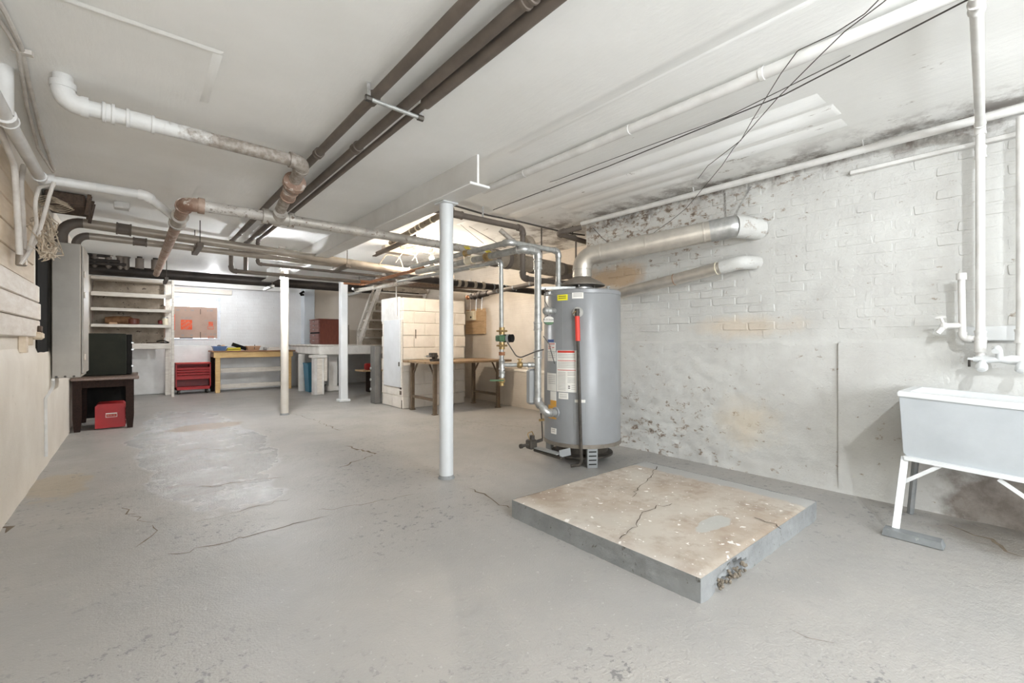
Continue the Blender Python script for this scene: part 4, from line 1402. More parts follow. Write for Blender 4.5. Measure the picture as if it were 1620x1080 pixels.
# ------------------------------------------------------------------ ceiling pipes of the left half
ZP = 2.375
x1, x2, x3 = P(742, 0, z=ZP).x, P(833, 0, z=ZP).x, P(874, 0, z=ZP).x
hb0, hb1 = P(584, 156, z=ZP - 0.035), P(666, 187, z=ZP - 0.035)
yj = P(540, 167, z=ZP).y
root = thing('ceiling_pipe', 'leftmost of the three brown pipes under the ceiling', 'pipe', (x1, 3, ZP))
pipe_run(root, [(x1, -2.8, ZP), (x1, 6.8, ZP), (x1, 6.8, 2.01), (4.9, 6.8, 2.01)], 0.026, 'brown_pipe')
coupling(root, (x1, hb0.y + 0.05, ZP), (0, 1, 0), 0.026, 'brown_pipe', 0.05)
coupling(root, (x1, 3.2, ZP), (0, 1, 0), 0.026, 'brown_pipe', 0.05)
coupling(root, (2.72, 6.8, 2.01), (1, 0, 0), 0.026, 'rust', 0.14)
root = thing('ceiling_pipe', 'middle one of the three brown pipes under the ceiling', 'pipe', (x2, 3, ZP))
pipe_run(root, [(x2, -2.8, ZP), (x2, 6.8, ZP), (x2, 6.8, 2.03)], 0.027, 'brown_pipe')
coupling(root, (x2, 2.95, ZP), (0, 1, 0), 0.027, 'brown_pipe', 0.07)
coupling(root, (x2, 1.25, ZP), (0, 1, 0), 0.027, 'brown_pipe', 0.05)
root = thing('ceiling_pipe', 'rightmost brown ceiling pipe, sleeved in thicker dark insulation up front', 'pipe', (x3, 3, ZP))
pipe_run(root, [(x3, 2.0, ZP), (x3, 6.45, ZP), (x3, 6.45, 2.08), (4.2, 6.45, 2.06)], 0.019, 'brown_pipe')
ysl = P(672, 163, z=ZP).y
MB().cyl((x3, -2.8, ZP), (x3, ysl, ZP), 0.031, n=16).build('insulation_sleeve', 'brown_pipe', root)
# hanger of the three pipes
root = thing('pipe_hanger', 'grey strut bracket hung from the ceiling under three brown pipes', 'pipe hanger', (hb0.x, hb0.y, hb0.z))
MB().cyl(hb0 + Vector((-0.02, 0, 0)), hb1 + Vector((0.01, 0, 0)), 0.011, n=10).build('cross_rod', 'galv_dull', root)
for p in (hb0, hb1):
    MB().bar(p, Vector((p.x, p.y + 0.01, ZL)), 0.018, 0.003, (0, 1, 0)).build('perforated_strap', 'strap', root)
    MB().cyl(p - Vector((0.02, 0, 0)), p + Vector((0.012, 0, 0)), 0.017, n=8).build('end_nut', 'dark_iron', root)

# waste pipe A: out of the ceiling, across, then down into the cross main
ZA, ZM = 2.30, 2.10
A0, A1 = P(97, 152, z=ZA), P(480, 258, z=ZA)
A0.y = A1.y - 0.06
CT = P(440, 345, z=ZM)
CL, CR_ = P(293, 322, z=ZM), P(760, 392, z=ZM)
root = thing('waste_pipe', 'white flaking pipe that drops from the ceiling and crosses to the tee', 'pipe', A0)
pipe_run(root, [A0 + Vector((0, 0, 0.16)), A0, A1, CT + Vector((0, 0, 0.03))], 0.040, 'waste', 'waste', 1.5)
dA = (A1 - A0).normalized()
coupling(root, A0 + dA * 0.17, dA, 0.040, 'waste', 0.05)
coupling(root, A0 + dA * 0.30, dA, 0.038, 'waste', 0.12)
dV = (CT - A1).normalized()
pv = A1 + dV * 0.25
MB().lathe([(0.045, -0.012), (0.075, -0.012), (0.075, 0.012), (0.045, 0.012)], pv, dV, 20).lathe([(0.045, 0.014), (0.075, 0.014), (0.075, 0.034), (0.05, 0.034)], pv, dV, 20).build('flange', 'rusty_pipe', root)
coupling(root, A1 + dV * 0.42, dV, 0.042, 'rusty_pipe', 0.10)

root = thing('cross_main', 'long flaking grey pipe crossing the room below the white waste pipe', 'pipe', CL)
yM = CT.y
CE = Vector((3.2, yM - 0.03, ZM - 0.02))
RE = Vector((CL.x - 0.02, 8.9, 2.14))
C0 = Vector((CL.x, yM, ZM))
MB().cyl(C0 + Vector((0.06, 0, 0)), (CT.x - 0.09, yM, ZM), 0.041, n=16).build('pipe', 'flaky_pipe', root)
MB().cyl((CT.x + 0.09, yM, ZM), CE, 0.041, n=16).build('pipe', 'bare_grey_pipe', root)
mb = MB()
mb.cyl((CT.x - 0.11, yM, ZM), (CT.x + 0.11, yM, ZM), 0.052, n=18)
mb.cyl((CT.x - 0.115, yM, ZM), (CT.x - 0.075, yM, ZM), 0.060, n=18)
mb.cyl((CT.x + 0.075, yM, ZM), (CT.x + 0.115, yM, ZM), 0.060, n=18)
mb.cyl((CT.x, yM, ZM), CT - dV * 0.10, 0.050, n=18)
mb.cyl((CT.x, yM, ZM), CT + Vector((0.0, 0.06, -0.015)), 0.046, n=18)
mb.build('tee', 'bare_grey_pipe', root)
arc, tt = arc_pts(C0 + Vector((1, 0, 0)), C0, RE, 0.075, 7)
dR = (RE - C0).normalized()
mb = MB().tube([arc[0] + Vector((0.03, 0, 0))] + arc + [arc[-1] + dR * 0.03], 0.05, 16)
mb.cyl(arc[0], arc[0] + Vector((0.04, 0, 0)), 0.057, n=18)
mb.cyl(arc[-1], arc[-1] + dR * 0.04, 0.057, n=18)
mb.build('elbow', 'rusty_pipe', root)
MB().cyl(arc[-1], RE, 0.042, n=16).build('rusty_pipe', 'rusty_pipe', root)
yt = C0 + dR * 0.62
mb = MB().cyl(yt - dR * 0.15, yt + dR * 0.12, 0.052, n=18)
mb.cyl(yt + dR * 0.09, yt + dR * 0.14, 0.062, n=18)
mb.cyl(yt - dR * 0.18, yt - dR * 0.14, 0.060, n=18)
mb.build('branch_fitting', 'bare_grey_pipe', root)
rod = P(320, 333, y=6.15)

# branch pipe from the left wall
B0, B1 = P(64, 282, z=2.2), P(231, 309, z=2.2)
B0.y = B1.y
root = thing('branch_pipe', 'white flaking pipe from the left wall that angles into the rusty pipe', 'pipe', B0)
W0_ = P(22, 190, z=2.2)
pipe_run(root, [Vector((B0.x, W0_.y - 1.9, 2.21)), B0, B1, yt], 0.031, 'white_pipe', 'white_pipe', 1.3)
dB = (B0 - Vector((B0.x, W0_.y - 1.9, 2.21))).normalized()
coupling(root, Vector((B0.x, W0_.y, 2.205)), dB, 0.034, 'white_pipe', 0.09)
MB().cyl(Vector((B0.x, W0_.y - 0.06, 2.2)), Vector((B0.x, W0_.y - 0.06, 2.43)), 0.036, n=14).build('riser_stub', 'white_pipe', root)
MB().cyl(B1 + (B0 - B1).normalized() * 0.04, B1.lerp(B0, 0.5), 0.0318, n=14).build('worn_sleeve', 'waste', root)

# large conduits from the electrical panel
yc = 6.15
c0, c1 = P(200, 363, y=yc), P(640, 428, y=yc)
sl = (c1.z - c0.z) / (c1.x - c0.x)
zc = lambda x: c0.z + (x - c0.x) * sl
root = thing('conduit', 'thick steel conduit from the electrical panel across the room', 'conduit', (-0.5, yc, 2.03))
pth = smooth_path([(-0.54, yc, 2.02), (-0.54, yc, zc(-0.5)), (3.9, yc, zc(3.9))], 0.15, 8)
MB().tube(pth[:-1], 0.048, 16).build('bend', 'brown_pipe', root)
MB().cyl(pth[-2], pth[-1], 0.048, n=16).build('conduit_tube', 'grey_conduit', root)
coupling(root, (c0.x - 0.02, yc, zc(c0.x)), (1, 0, sl), 0.048, 'brown_pipe', 0.12)
root = thing('conduit', 'thinner steel conduit just below and behind the thick one', 'conduit', (-0.42, 6.4, 2.03))
pth = smooth_path([(-0.455, 6.40, 2.02), (-0.455, 6.40, 2.19), (3.8, 6.40, 2.15)], 0.10, 8)
MB().tube(pth[:-1], 0.036, 14).build('bend', 'brown_pipe', root)
MB().cyl(pth[-2], pth[-1], 0.036, n=14).build('conduit_tube', 'grey_conduit', root)
coupling(root, (0.05, 6.40, 2.186), (1, 0, 0), 0.036, 'brown_pipe', 0.12)
for px_, lab in ((316, 'short strut channel under the conduits near the rusty pipe'), (548, 'short strut channel under the conduits near the beam')):
    q = P(px_, 390 if px_ < 400 else 420, y=6.05)
    zq = zc(q.x) - 0.07
    root = thing('strut_channel', lab, 'strut channel', (q.x, 6.05, zq))
    MB().bbox(q.x - 0.03, q.x + 0.03, 5.98, 6.62, zq - 0.03, zq + 0.018, 0.004).build('channel', 'brown_pipe', root)
    MB().cyl((q.x, 6.02, zq), (q.x, 6.02, ZL), 0.005, n=6).build('hanger_rod', 'dark_iron', root)
    MB().cyl((q.x, 6.58, zq), (q.x, 6.58, ZL), 0.005, n=6).build('hanger_rod', 'dark_iron', root)

# black main at the back with its header fittings
root = thing('black_main', 'long black pipe crossing the back of the room under the ceiling', 'pipe', (2.2, 9.4, 2.1))
MB().cyl((-0.6, 9.4, 2.20), (5.0, 9.4, 2.215), 0.082, n=20).build('pipe', 'black_pipe', root)
for px_ in (262, 425, 560):
    q = P(px_, 452, y=9.4)
    MB().bar((q.x, 9.05, 2.10), (q.x, 9.75, 2.10), 0.045, 0.045).build('support_strut', 'galv_dull' if px_ > 262 else 'dark_iron', root)
    MB().cyl((q.x, 9.12, 2.1), (q.x, 9.12, 2.43), 0.006, n=6).build('hanger_rod', 'dark_iron', root)
hp = [(138, 392, 440), (150, 402, 436), (172, 402, 438), (190, 404, 439), (200, 405, 440)]
for k, (px_, ytop, _) in enumerate(hp):
    t_ = P(px_, ytop, y=9.36)
    MB().cyl((t_.x, 9.36, 2.22), (t_.x, 9.36, t_.z), 0.042, n=12).ball((t_.x, 9.36, t_.z), 0.058).build('header_stub', 'brown_pipe' if k else 'black_pipe', root)
for y0, xa, xb in ((402, 138, 174), (411, 138, 190), (416, 138, 200)):
    q0, q1 = P(xa, y0, y=9.34), P(xb, y0 + 3, y=9.34)
    MB().cyl(q0, q1, 0.03, n=10).build('header_branch', 'black_pipe', root)
for xa, ya, xb, yb_ in ((136, 385, 221, 391), (136, 380, 246, 389)):
    q0, q1 = P(xa, ya, y=9.2), P(xb, yb_, y=9.2)
    pipe_run(root, [q0 + Vector((-0.25, 0, 0.02)), q1, (q1.x, 9.2, 2.24)], 0.034, 'black_pipe')
    MB().cyl((q1.x, 9.2, 2.24), (q1.x, 9.2, 2.40), 0.055, n=12).build('union', 'brown_pipe', root)

# pipes around the warm bulb
root = thing('rusty_pipe', 'thin orange rusted pipe slanting toward the lit bulb', 'pipe', (2.73, 5.8, 2.0))
pipe_run(root, [(2.45, 6.93, 1.99), (2.73, 6.90, 1.99), (2.75, 5.0, 2.01)], 0.022, 'rust')
root = thing('grey_pipe', 'grey pipe below the rusted one, slanting toward the near column', 'pipe', (3.0, 6.3, 1.93))
MB().cyl((2.93, 7.7, 1.97), (3.02, 4.9, 1.94), 0.033, n=14).build('pipe', 'bare_grey_pipe', root)
MB().cyl((2.93, 7.72, 1.97), (2.80, 7.5, 1.98), 0.02, n=10).build('side_branch', 'galv_dull', root)
root = thing('steel_angle', 'brown steel angle hung below the ceiling beside the beam', 'steel angle', (2.3, 5.5, 2.3))
s0, s1 = P(592, 405, z=2.28), P(655, 378, z=2.28)
MB().bar(s0, s1, 0.05, 0.012).bar(s0 + Vector((0.025, 0, 0.03)), s1 + Vector((0.025, 0, 0.03)), 0.01, 0.06).build('angle', 'brown_pipe', root)
root = thing('junction_box', 'small metal box with cables on the far ceiling left of the lit bulb', 'junction box', P(618, 395, z=2.42))
jb = P(618, 396, z=2.44)
MB().bbox(jb.x - 0.12, jb.x + 0.30, jb.y - 0.08, jb.y + 0.05, 2.40, 2.50, 0.006).build('box', 'grey_conduit', root)
for k in range(4):
    q0 = jb + Vector((0.1 * k, 0.03 * k - 0.05, 0.04))
    MB().tube(smooth_path([q0, q0 + Vector((0.15, -0.5, 0.02)), q0 + Vector((0.2 + 0.1 * k, -1.3, 0.03)), q0 + Vector((0.05 + 0.05 * k, -2.2, 0.045))], 0.3), 0.011, 6).build('cable', 'yellowed_pipe', root)
root = thing('corroded_pipe', 'old corroded pipe with wire wraps under the ceiling left of the near column', 'pipe', (2.4, 4.4, 2.4))
k0, k1 = P(618, 384, z=2.40), P(694, 342, z=2.40)
MB().cyl(k0, k1 + (k1 - k0) * 0.2, 0.032, n=12).build('pipe', 'old_wrap', root)
for k in (0.3, 0.5, 0.62, 0.7, 0.9):
    MB().lathe([(0.032, -0.012), (0.038, -0.01), (0.038, 0.01), (0.032, 0.012)], k0.lerp(k1, k), k1 - k0, 12).build('wire_wrap', 'yellowed_pipe', root)
root = thing('cable_loops', 'loose cables looping over the conduits left of the lit bulb', 'cables', (2.9, 5.9, 2.1))
for k in range(5):
    a = P(600 + 26 * k, 418 - 3 * k, y=5.95)
    MB().tube(smooth_path([a, a + Vector((0.08, -0.05, 0.14)), a + Vector((0.25, -0.1, 0.12)), a + Vector((0.36, 0.0, -0.03)), a + Vector((0.52, -0.05, 0.02))], 0.05), 0.007, 6).build('cable', 'nest', root)
root = thing('brown_channel', 'flat brown steel channel above the workbench by the near column', 'steel channel', (3.7, 6.0, 1.7))
n0, n1 = P(600, 447, y=6.95), P(790, 455, y=6.3)
MB().bar(n0, n1, 0.05, 0.085).build('channel', 'brown_wood', root)

# ------------------------------------------------------------------ white pipes on the right
root = thing('white_ceiling_pipe', 'long white painted pipe slung under the right part of the ceiling', 'pipe', (2.45, 1.3, 2.44))
MB().cyl((2.47, -2.8, 2.44), (2.42, 3.3, 2.46), 0.030, n=18).build('pipe', 'white_pipe', root)
for y in (0.95, 1.75, 2.75):
    MB().lathe([(0.030, -0.012), (0.033, -0.010), (0.033, 0.010), (0.030, 0.012)], (2.47 - 0.0082 * (y + 2.8), y, 2.44 + 0.0033 * (y + 2.8)), (-0.0082, 1, 0.0033), 16).build('pipe_ring', 'white_pipe', root)
    MB().bar((2.47 - 0.0082 * (y + 2.8) + 0.02, y, 2.46), (2.46, y, 2.50), 0.02, 0.003, (0, 1, 0)).build('pipe_clip', 'white_pipe', root)

XW = 3.90
zwp = P(1300, 254, x=XW).z
root = thing('white_wall_pipe', 'white pipe running along the top of the brick wall', 'pipe', (XW, 1.0, zwp))
MB().cyl((XW, -2.8, zwp), (XW, YC - 0.02, zwp), 0.026, n=16).build('pipe', 'white_pipe', root)
for px_ in (1099, 1545, 1368):
    y = P(px_, 300, x=XW).y
    MB().bar((XW, y, zwp - 0.03), (XW - 0.01, y + 0.01, ZC), 0.016, 0.003, (0, 1, 0)).build('hanger_strap', 'white_pipe', root)

ry = P(1551, 400, x=3.85).y
root = thing('supply_riser', 'white supply pipe dropping down the wall left above the tub faucet', 'pipe', (3.85, ry, 1.0))
pipe_run(root, [(2.47, ry - 0.09, 2.425), (3.84, ry, 2.37), (3.85, ry, 0.985)], 0.021, 'white_pipe')
for z in (2.22, 1.13):
    coupling(root, (3.85, ry, z), (0, 0, 1), 0.021, 'white_pipe', 0.07)
coupling(root, (2.55, ry - 0.085, 2.42), (1, 0.066, -0.04), 0.021, 'white_pipe', 0.06)
coupling(root, (3.85, ry, 1.08), (0, 0, 1), 0.022, 'white_pipe', 0.09, 'tee')
bx_, by_ = 3.86, P(1521, 480, x=3.86).y
zt_, zb_ = P(1520, 440, x=3.86).z, P(1520, 533, x=3.86).z
pipe_run(root, [(3.85, ry, zb_ - 0.01), (bx_, by_ - 0.005, zb_ - 0.01), (bx_, by_, zt_)], 0.017, 'white_pipe', None, 1.5)
MB().cyl((bx_, by_, zt_ - 0.01), (bx_, by_, zt_ + 0.03), 0.024, n=14).build('air_chamber_cap', 'white_pipe', root)
zbib = P(1510, 515, x=3.86).z
bib = MB().cyl((bx_, by_, zbib), (bx_ - 0.01, by_ + 0.07, zbib), 0.017, n=12).ball((bx_ - 0.01, by_ + 0.075, zbib), 0.022).cyl((bx_ - 0.01, by_ + 0.075, zbib), (bx_ - 0.02, by_ + 0.105, zbib - 0.045), 0.016, n=10).cyl((bx_ - 0.01, by_ + 0.075, zbib), (bx_ - 0.015, by_ + 0.09, zbib + 0.05), 0.008, n=8).build('hose_bibb', 'white_pipe', root)
MB().bar((bx_ - 0.015, by_ + 0.065, zbib + 0.055), (bx_ - 0.015, by_ + 0.115, zbib + 0.05), 0.012, 0.012).build('bibb_handle', 'white_pipe', bib)
ry2 = P(1617, 400, x=3.85).y
root = thing('supply_riser', 'white supply pipe dropping down the wall at the right frame edge', 'pipe', (3.85, ry2, 1.0))
pipe_run(root, [(3.9, ry2, 2.38), (3.85, ry2, 2.37), (3.85, ry2, 1.0)][1:], 0.024, 'white_pipe')
coupling(root, (3.85, ry2, 1.13), (0, 0, 1), 0.024, 'white_pipe', 0.08)

# faucet
zf = P(1580, 569, x=3.82).z
root = thing('tub_faucet', 'white painted mixing faucet on the wall above the laundry tub', 'faucet', (3.82, (ry + ry2) / 2, zf))
yA, yBm = ry + 0.0, ry2
mb = MB()
mb.tube([(3.84, yA + 0.03, zf), (3.84, yA - 0.01, zf), (3.84, yA - 0.04, zf), (3.84, (yA + yBm) / 2, zf), (3.84, yBm + 0.04, zf), (3.84, yBm - 0.02, zf), (3.84, yBm - 0.06, zf)], [0.014, 0.026, 0.021, 0.016, 0.028, 0.024, 0.012], 14)
mb.build('body', 'tub_rim', root)
ymid = (yA + yBm) / 2 + 0.005
MB().tube(smooth_path([(3.84, ymid, zf), (3.82, ymid, zf + 0.05), (3.79, ymid + 0.005, zf + 0.07), (3.74, ymid + 0.01, zf + 0.05)], 0.02), 0.016, 12).build('spout', 'tub_rim', root)
for yy in (yA - 0.01, yBm + 0.0):
    MB().lathe([(0.014, 0.0), (0.017, 0.02), (0.026, 0.045), (0.027, 0.07), (0.018, 0.085), (0.006, 0.088)], (3.83, yy, zf - 0.01), (-0.75, 0, -0.5), 14).build('valve_bonnet', 'tub_rim', root)
MB().bar((3.83, yA + 0.05, zf + 0.004), (3.83, yA + 0.03, zf + 0.002), 0.03, 0.012).build('handle', 'tub_rim', root)
MB().cyl((3.83, yA + 0.045, zf), (3.83, yA + 0.045, zf - 0.045), 0.006, n=8).build('handle_stem', 'dark_iron', root)

# laundry tub
tub = thing('laundry_tub', 'pale grey concrete laundry tub on white steel legs at the right', 'laundry tub', (3.65, 0.26, 0))
TL = -0.08            # far (hidden) end
tilt = 0.055


def tz(y, z):
    return z + (y - 0.58) * tilt


# outer shell, thick rim and hollow basin
xo0, xo1 = 3.42, 3.90
def ringpts(x0, x1, y0, y1, z):
    return [(x0, y0, tz(y0, z)), (x1, y0, tz(y0, z)), (x1, y1, tz(y1, z)), (x0, y1, tz(y1, z))]


rings = [ringpts(3.475, 3.90, TL + 0.04, 0.560, 0.433), ringpts(3.47, 3.90, TL + 0.035, 0.572, 0.45), ringpts(3.425, 3.90, TL, 0.583, 0.785)]
vs = [p for r in rings for p in r]
fs = [(3, 2, 1, 0)]
for q in range(2):
    for i in range(4):
        j = (i + 1) % 4
        fs.append((q * 4 + i, q * 4 + j, q * 4 + 4 + j, q * 4 + 4 + i))
MB().add(vs, fs).build('basin_shell', 'tub', tub)
rin = [ringpts(3.465, 3.86, TL + 0.04, 0.543, 0.812), ringpts(3.50, 3.85, TL + 0.08, 0.51, 0.48)]
rim = [ringpts(3.418, 3.905, TL - 0.005, 0.588, 0.782), ringpts(3.415, 3.908, TL - 0.008, 0.590, 0.80), ringpts(3.420, 3.90, TL, 0.585, 0.812)] + rin
vs = [p for r in rim for p in r]
fs = []
for q in range(4):
    for i in range(4):
        j = (i + 1) % 4
        fs.append((q * 4 + i, q * 4 + j, q * 4 + 4 + j, q * 4 + 4 + i))
fs.append((16, 17, 18, 19))
MB().add(vs, fs).build('rim_and_basin', 'tub_rim', tub)
# stand
MB().bar((3.462, 0.565, tz(0.565, 0.423)), (3.462, TL + 0.03, tz(TL + 0.03, 0.423)), 0.035, 0.022).build('front_rail', 'tub_rim', tub)
MB().bar((3.462, 0.555, 0.42), (3.88, 0.555, 0.42), 0.03, 0.02).build('end_rail', 'tub_rim', tub)
fl_ = P(1417, 834, z=0.04)
MB().bar((3.470, 0.565, 0.425), (fl_.x, fl_.y, 0.035), 0.034, 0.008, (1, 0.3, 0)).build('leg', 'tub_rim', tub)
MB().bar((3.465, -0.02, 0.385), (3.455, -0.03, 0.0), 0.034, 0.008, (1, 0.3, 0)).build('leg', 'tub_rim', tub)
MB().cyl((3.83, 0.565, 0.43), (3.815, 0.595, 0.0), 0.018, n=8).build('leg', 'steel_grey_leg', tub)
MB().cyl((3.83, -0.02, 0.40), (3.82, -0.03, 0.0), 0.018, n=8).build('leg', 'steel_grey_leg', tub)
br0, br1 = P(1425, 764, x=3.455), P(1487, 737, x=3.46)
MB().bar(br0, br1, 0.005, 0.02, (0, 0, 1)).build('brace', 'tub_rim', tub)
br0, br1 = P(1580, 758, x=3.46), Vector((3.455, -0.025, 0.22))
MB().bar(br0, br1, 0.005, 0.02, (0, 0, 1)).build('brace', 'tub_rim', tub)
q0, q1 = P(1395, 838, z=0.025), P(1494, 860, z=0.025)
root = MB().hexa([(q0.x - 0.005, q1.y, 0), (q0.x + 0.085, q1.y, 0), (q0.x + 0.085, q0.y, 0), (q0.x - 0.005, q0.y, 0), (q0.x, q1.y + 0.01, 0.036), (q0.x + 0.075, q1.y + 0.012, 0.036), (q0.x + 0.075, q0.y - 0.004, 0.036), (q0.x, q0.y - 0.006, 0.036)]).build('floor_board', 'floor_board')
tag(root, 'short grey painted board on the floor under the tub leg', 'board')

# ------------------------------------------------------------------ wires across the right ceiling
def wire(name, label, pts, r=0.004, m='wire', bend=0.05):
    o = MB().tube(smooth_path(pts, bend, 4) if len(pts) > 2 else pts, r, 6).build(name, m)
    return tag(o, label, 'wire')


wire('ceiling_wire', 'straight dark wire along the ceiling below the white pipe', [P(1530, 0, z=2.44) + Vector((0.25, -1.5, 0.05)), P(1530, 0, z=2.44), P(1240, 150, z=2.455), P(960, 264, z=2.46), P(780, 332, z=2.46)], 0.0036)
wire('ceiling_wire', 'thinner wire beside the long straight dark ceiling wire', [P(1345, 88, z=2.499), P(1330, 96, z=2.475), P(1150, 185, z=2.465), P(940, 262, z=2.465), P(880, 285, z=2.475), P(870, 288, z=2.499)], 0.0025)
wire('ceiling_wire', 'slack dark wire crossing over the white ceiling pipe, upper strand', [P(1430, -60, z=2.495), P(1390, 0, z=2.41), P(1368, 22, z=2.405), P(1320, 53, z=2.405), P(1262, 80, z=2.41), P(1235, 117, z=2.41), P(1190, 190, z=2.41), P(1172, 222, z=2.40), P(1120, 262, z=2.41), P(1100, 288, x=3.87)], 0.0023, 'wire', 0.03)
wire('ceiling_wire', 'slack dark wire hanging down to the flue duct, lower strand', [P(1450, -50, z=2.495), P(1402, 0, z=2.41), P(1336, 50, z=2.40), P(1290, 95, z=2.40), P(1230, 155, z=2.40), P(1160, 235, z=2.36), P(1142, 262, x=3.4), P(1085, 330, x=3.7), P(1060, 350, x=3.72), P(1010, 385, x=3.62)], 0.0023, 'wire', 0.03)
wire('wall_wire', 'thin wire looping on the stained brick at the wall corner', [P(938, 360, x=3.98), P(952, 376, x=3.97), P(968, 388, x=3.97), P(1000, 390, x=3.95)], 0.003, 'wire', 0.03)
wire('ceiling_cable', 'thick dark cable along the far ceiling right of the near column', [P(715, 324, z=2.485), P(770, 340, z=2.485), P(820, 350, z=2.485), P(895, 368, z=2.485), P(925, 372, z=2.485)], 0.010, 'wire')
for k, (a, b) in enumerate((((712, 342), (765, 385)), ((722, 346), (800, 392)))):
    wire('hanging_wire', ('thin slanting wire from the brown pipe, left strand', 'thin slanting wire from the brown pipe, right strand')[k], [P(a[0], a[1], y=4.6), P(b[0], b[1], y=4.4)], 0.003)

# ------------------------------------------------------------------ left wall: cables, conduits, panel
root = thing('cable_pair', 'pair of painted cables along the ceiling edge at the upper left', 'cables', P(40, 100, z=2.41))
MB().tube(smooth_path([P(-30, -40, z=2.41), P(8, 20, z=2.41), P(33, 72, z=2.41), P(44, 125, z=2.41), P(66, 215, z=2.41), P(85, 268, z=2.41)], 0.05), 0.010, 8).build('cable', 'cable', root)
MB().tube(smooth_path([P(-30, -5, z=2.41), P(10, 48, z=2.41), P(29, 82, z=2.405), P(42, 165, z=2.405), P(60, 235, z=2.405), P(84, 272, z=2.405)], 0.05), 0.009, 8).build('cable', 'cable', root)
MB().bar(P(18, 78, z=2.41), P(52, 86, z=2.41), 0.03, 0.02).build('cable_staple', 'cable', root)
root = thing('wall_conduits', 'two painted conduits dropping down the boarded left wall', 'conduit', P(30, 400, x=-0.56))
MB().tube(smooth_path([P(-25, 160, x=-0.54), P(0, 205, x=-0.54), P(23, 262, x=-0.54), P(31, 402, x=-0.54)], 0.10), 0.016, 10).build('conduit_tube', 'cable', root)
MB().tube(smooth_path([P(37, 262, x=-0.56), P(33, 290, x=-0.55), P(39, 398, x=-0.55)], 0.05), 0.014, 10).build('conduit_tube', 'cable', root)
MB().lathe([(0.022, -0.05), (0.027, -0.045), (0.027, 0.05), (0.02, 0.055)], P(34, 408, x=-0.55), (0, 0.05, 1), 12).build('end_fitting', 'grey_conduit', root)
root = thing('cable_pair', 'two drooping white cables below the ceiling by the wire nest', 'cables', P(45, 400, x=-0.5))
MB().tube(smooth_path([P(85, 288, x=-0.40), P(78, 310, x=-0.42), P(60, 375, x=-0.48), P(44, 402, x=-0.52), P(33, 418, x=-0.55)], 0.06), 0.011, 8).build('cable', 'cable', root)
MB().tube(smooth_path([P(84, 291, x=-0.42), P(62, 297, x=-0.45), P(55, 318, x=-0.46), P(58, 355, x=-0.47), P(42, 405, x=-0.53)], 0.06), 0.010, 8).build('cable', 'cable', root)
# tangle of loose wires above the panel
rng = random.Random(3)
mb = MB()
for k in range(34):
    a = P(rng.uniform(62, 78), rng.uniform(325, 350), x=-0.5)
    b = P(rng.uniform(66, 88), rng.uniform(395, 412), x=-0.44 + rng.uniform(-.05, .05))
    m1 = a.lerp(b, 0.35) + Vector((rng.uniform(-.06, .06), rng.uniform(-.08, .08), rng.uniform(-.03, .05)))
    m2 = a.lerp(b, 0.75) + Vector((rng.uniform(-.07, .07), rng.uniform(-.10, .10), rng.uniform(-.08, .03)))
    mb.tube(smooth_path([a, m1, m2, b, b + Vector((rng.uniform(-.06, .03), rng.uniform(-.1, .1), rng.uniform(-.05, .08)))], 0.015, 3), rng.uniform(0.002, 0.005), 5)
tag(mb.build('wire_tangle', 'nest'), 'tangle of loose cloth covered wires beside the grey electrical panel', 'wires', kind='stuff')
root = thing('cable_coil', 'coil of thin wire hanging under the broken ceiling opening', 'wire coil', P(80, 318, y=5.5))
cc = P(81, 318, y=5.45)
for k in range(5):
    pts = [cc + Vector((0.10 * math.cos(a) + 0.01 * k, 0.14 * math.sin(a), -0.012 * k + 0.01 * math.sin(3 * a))) for a in [2 * math.pi * i / 16 for i in range(17)]]
    MB().tube(pts, 0.004, 5).build('wire_loop', 'nest', root)
# broken ceiling over the panel: brown block stands for the dark hole, splinters its edge
root = thing('ceiling_hole_block', 'brown block with splinters standing in for the dark hole in the ceiling above the panel', 'hole_block', (-0.45, 5.9, 2.28))
MB().bbox(-0.60, -0.34, 5.62, 6.05, 2.31, 2.425, 0.01).build('hole_block', 'brown_wood', root)
for k in range(7):
    y = 5.60 + 0.06 * k
    MB().bar((-0.33, y, 2.24 + 0.01 * (k % 3)), (-0.33 + rng.uniform(0, .04), y + 0.01, 2.43), 0.025, 0.018, (0, 1, 0)).build('splinter', 'brown_wood', root)

px0_, px1_ = -0.60, -0.392
root = thing('electrical_panel', 'tall grey steel electrical panel box on the left wall', 'electrical panel', (-0.5, 6.3, 0.75))
MB().bbox(-0.590, -0.392, 6.0, 6.64, 0.755, 2.035, 0.006).build('cabinet_body', 'panel_grey', root)
door = MB().bbox(-0.390, -0.372, 6.02, 6.62, 0.79, 2.02, 0.004).build('panel_door', 'panel_grey', root)
for z in (0.95, 1.55, 1.75):
    MB().bbox(-0.372, -0.360, 6.02, 6.05, z - 0.03, z + 0.03, 0.003).build('latch', 'pale_board', door)
for x in (-0.56, -0.50, -0.44):
    MB().cyl((x, 6.01, 0.768), (x, 5.993, 0.768), 0.010, n=8).build('screw', 'dark_iron', root)
MB().tube(smooth_path([P(84, 600, x=-0.52), P(84, 612, x=-0.53), P(72, 630, x=-0.575), P(73, 722, x=-0.575)], 0.05), 0.011, 8).build('ground_conduit', 'white_pipe', root)
rt = thing('wall_switch', 'small rag wrapped fitting in the gap beside the panel', 'fitting', P(60, 530, x=-0.58))
sw = P(62, 531, x=-0.56)
MB().bbox(sw.x - 0.04, sw.x + 0.02, sw.y - 0.05, sw.y + 0.10, sw.z - 0.03, sw.z + 0.03, 0.015).build('box', 'beige_board', rt)
MB().cyl(sw + Vector((0, 0, 0.03)), sw + Vector((0.0, 0.02, 0.07)), 0.018, n=8).build('plug', 'brown_wood', rt)
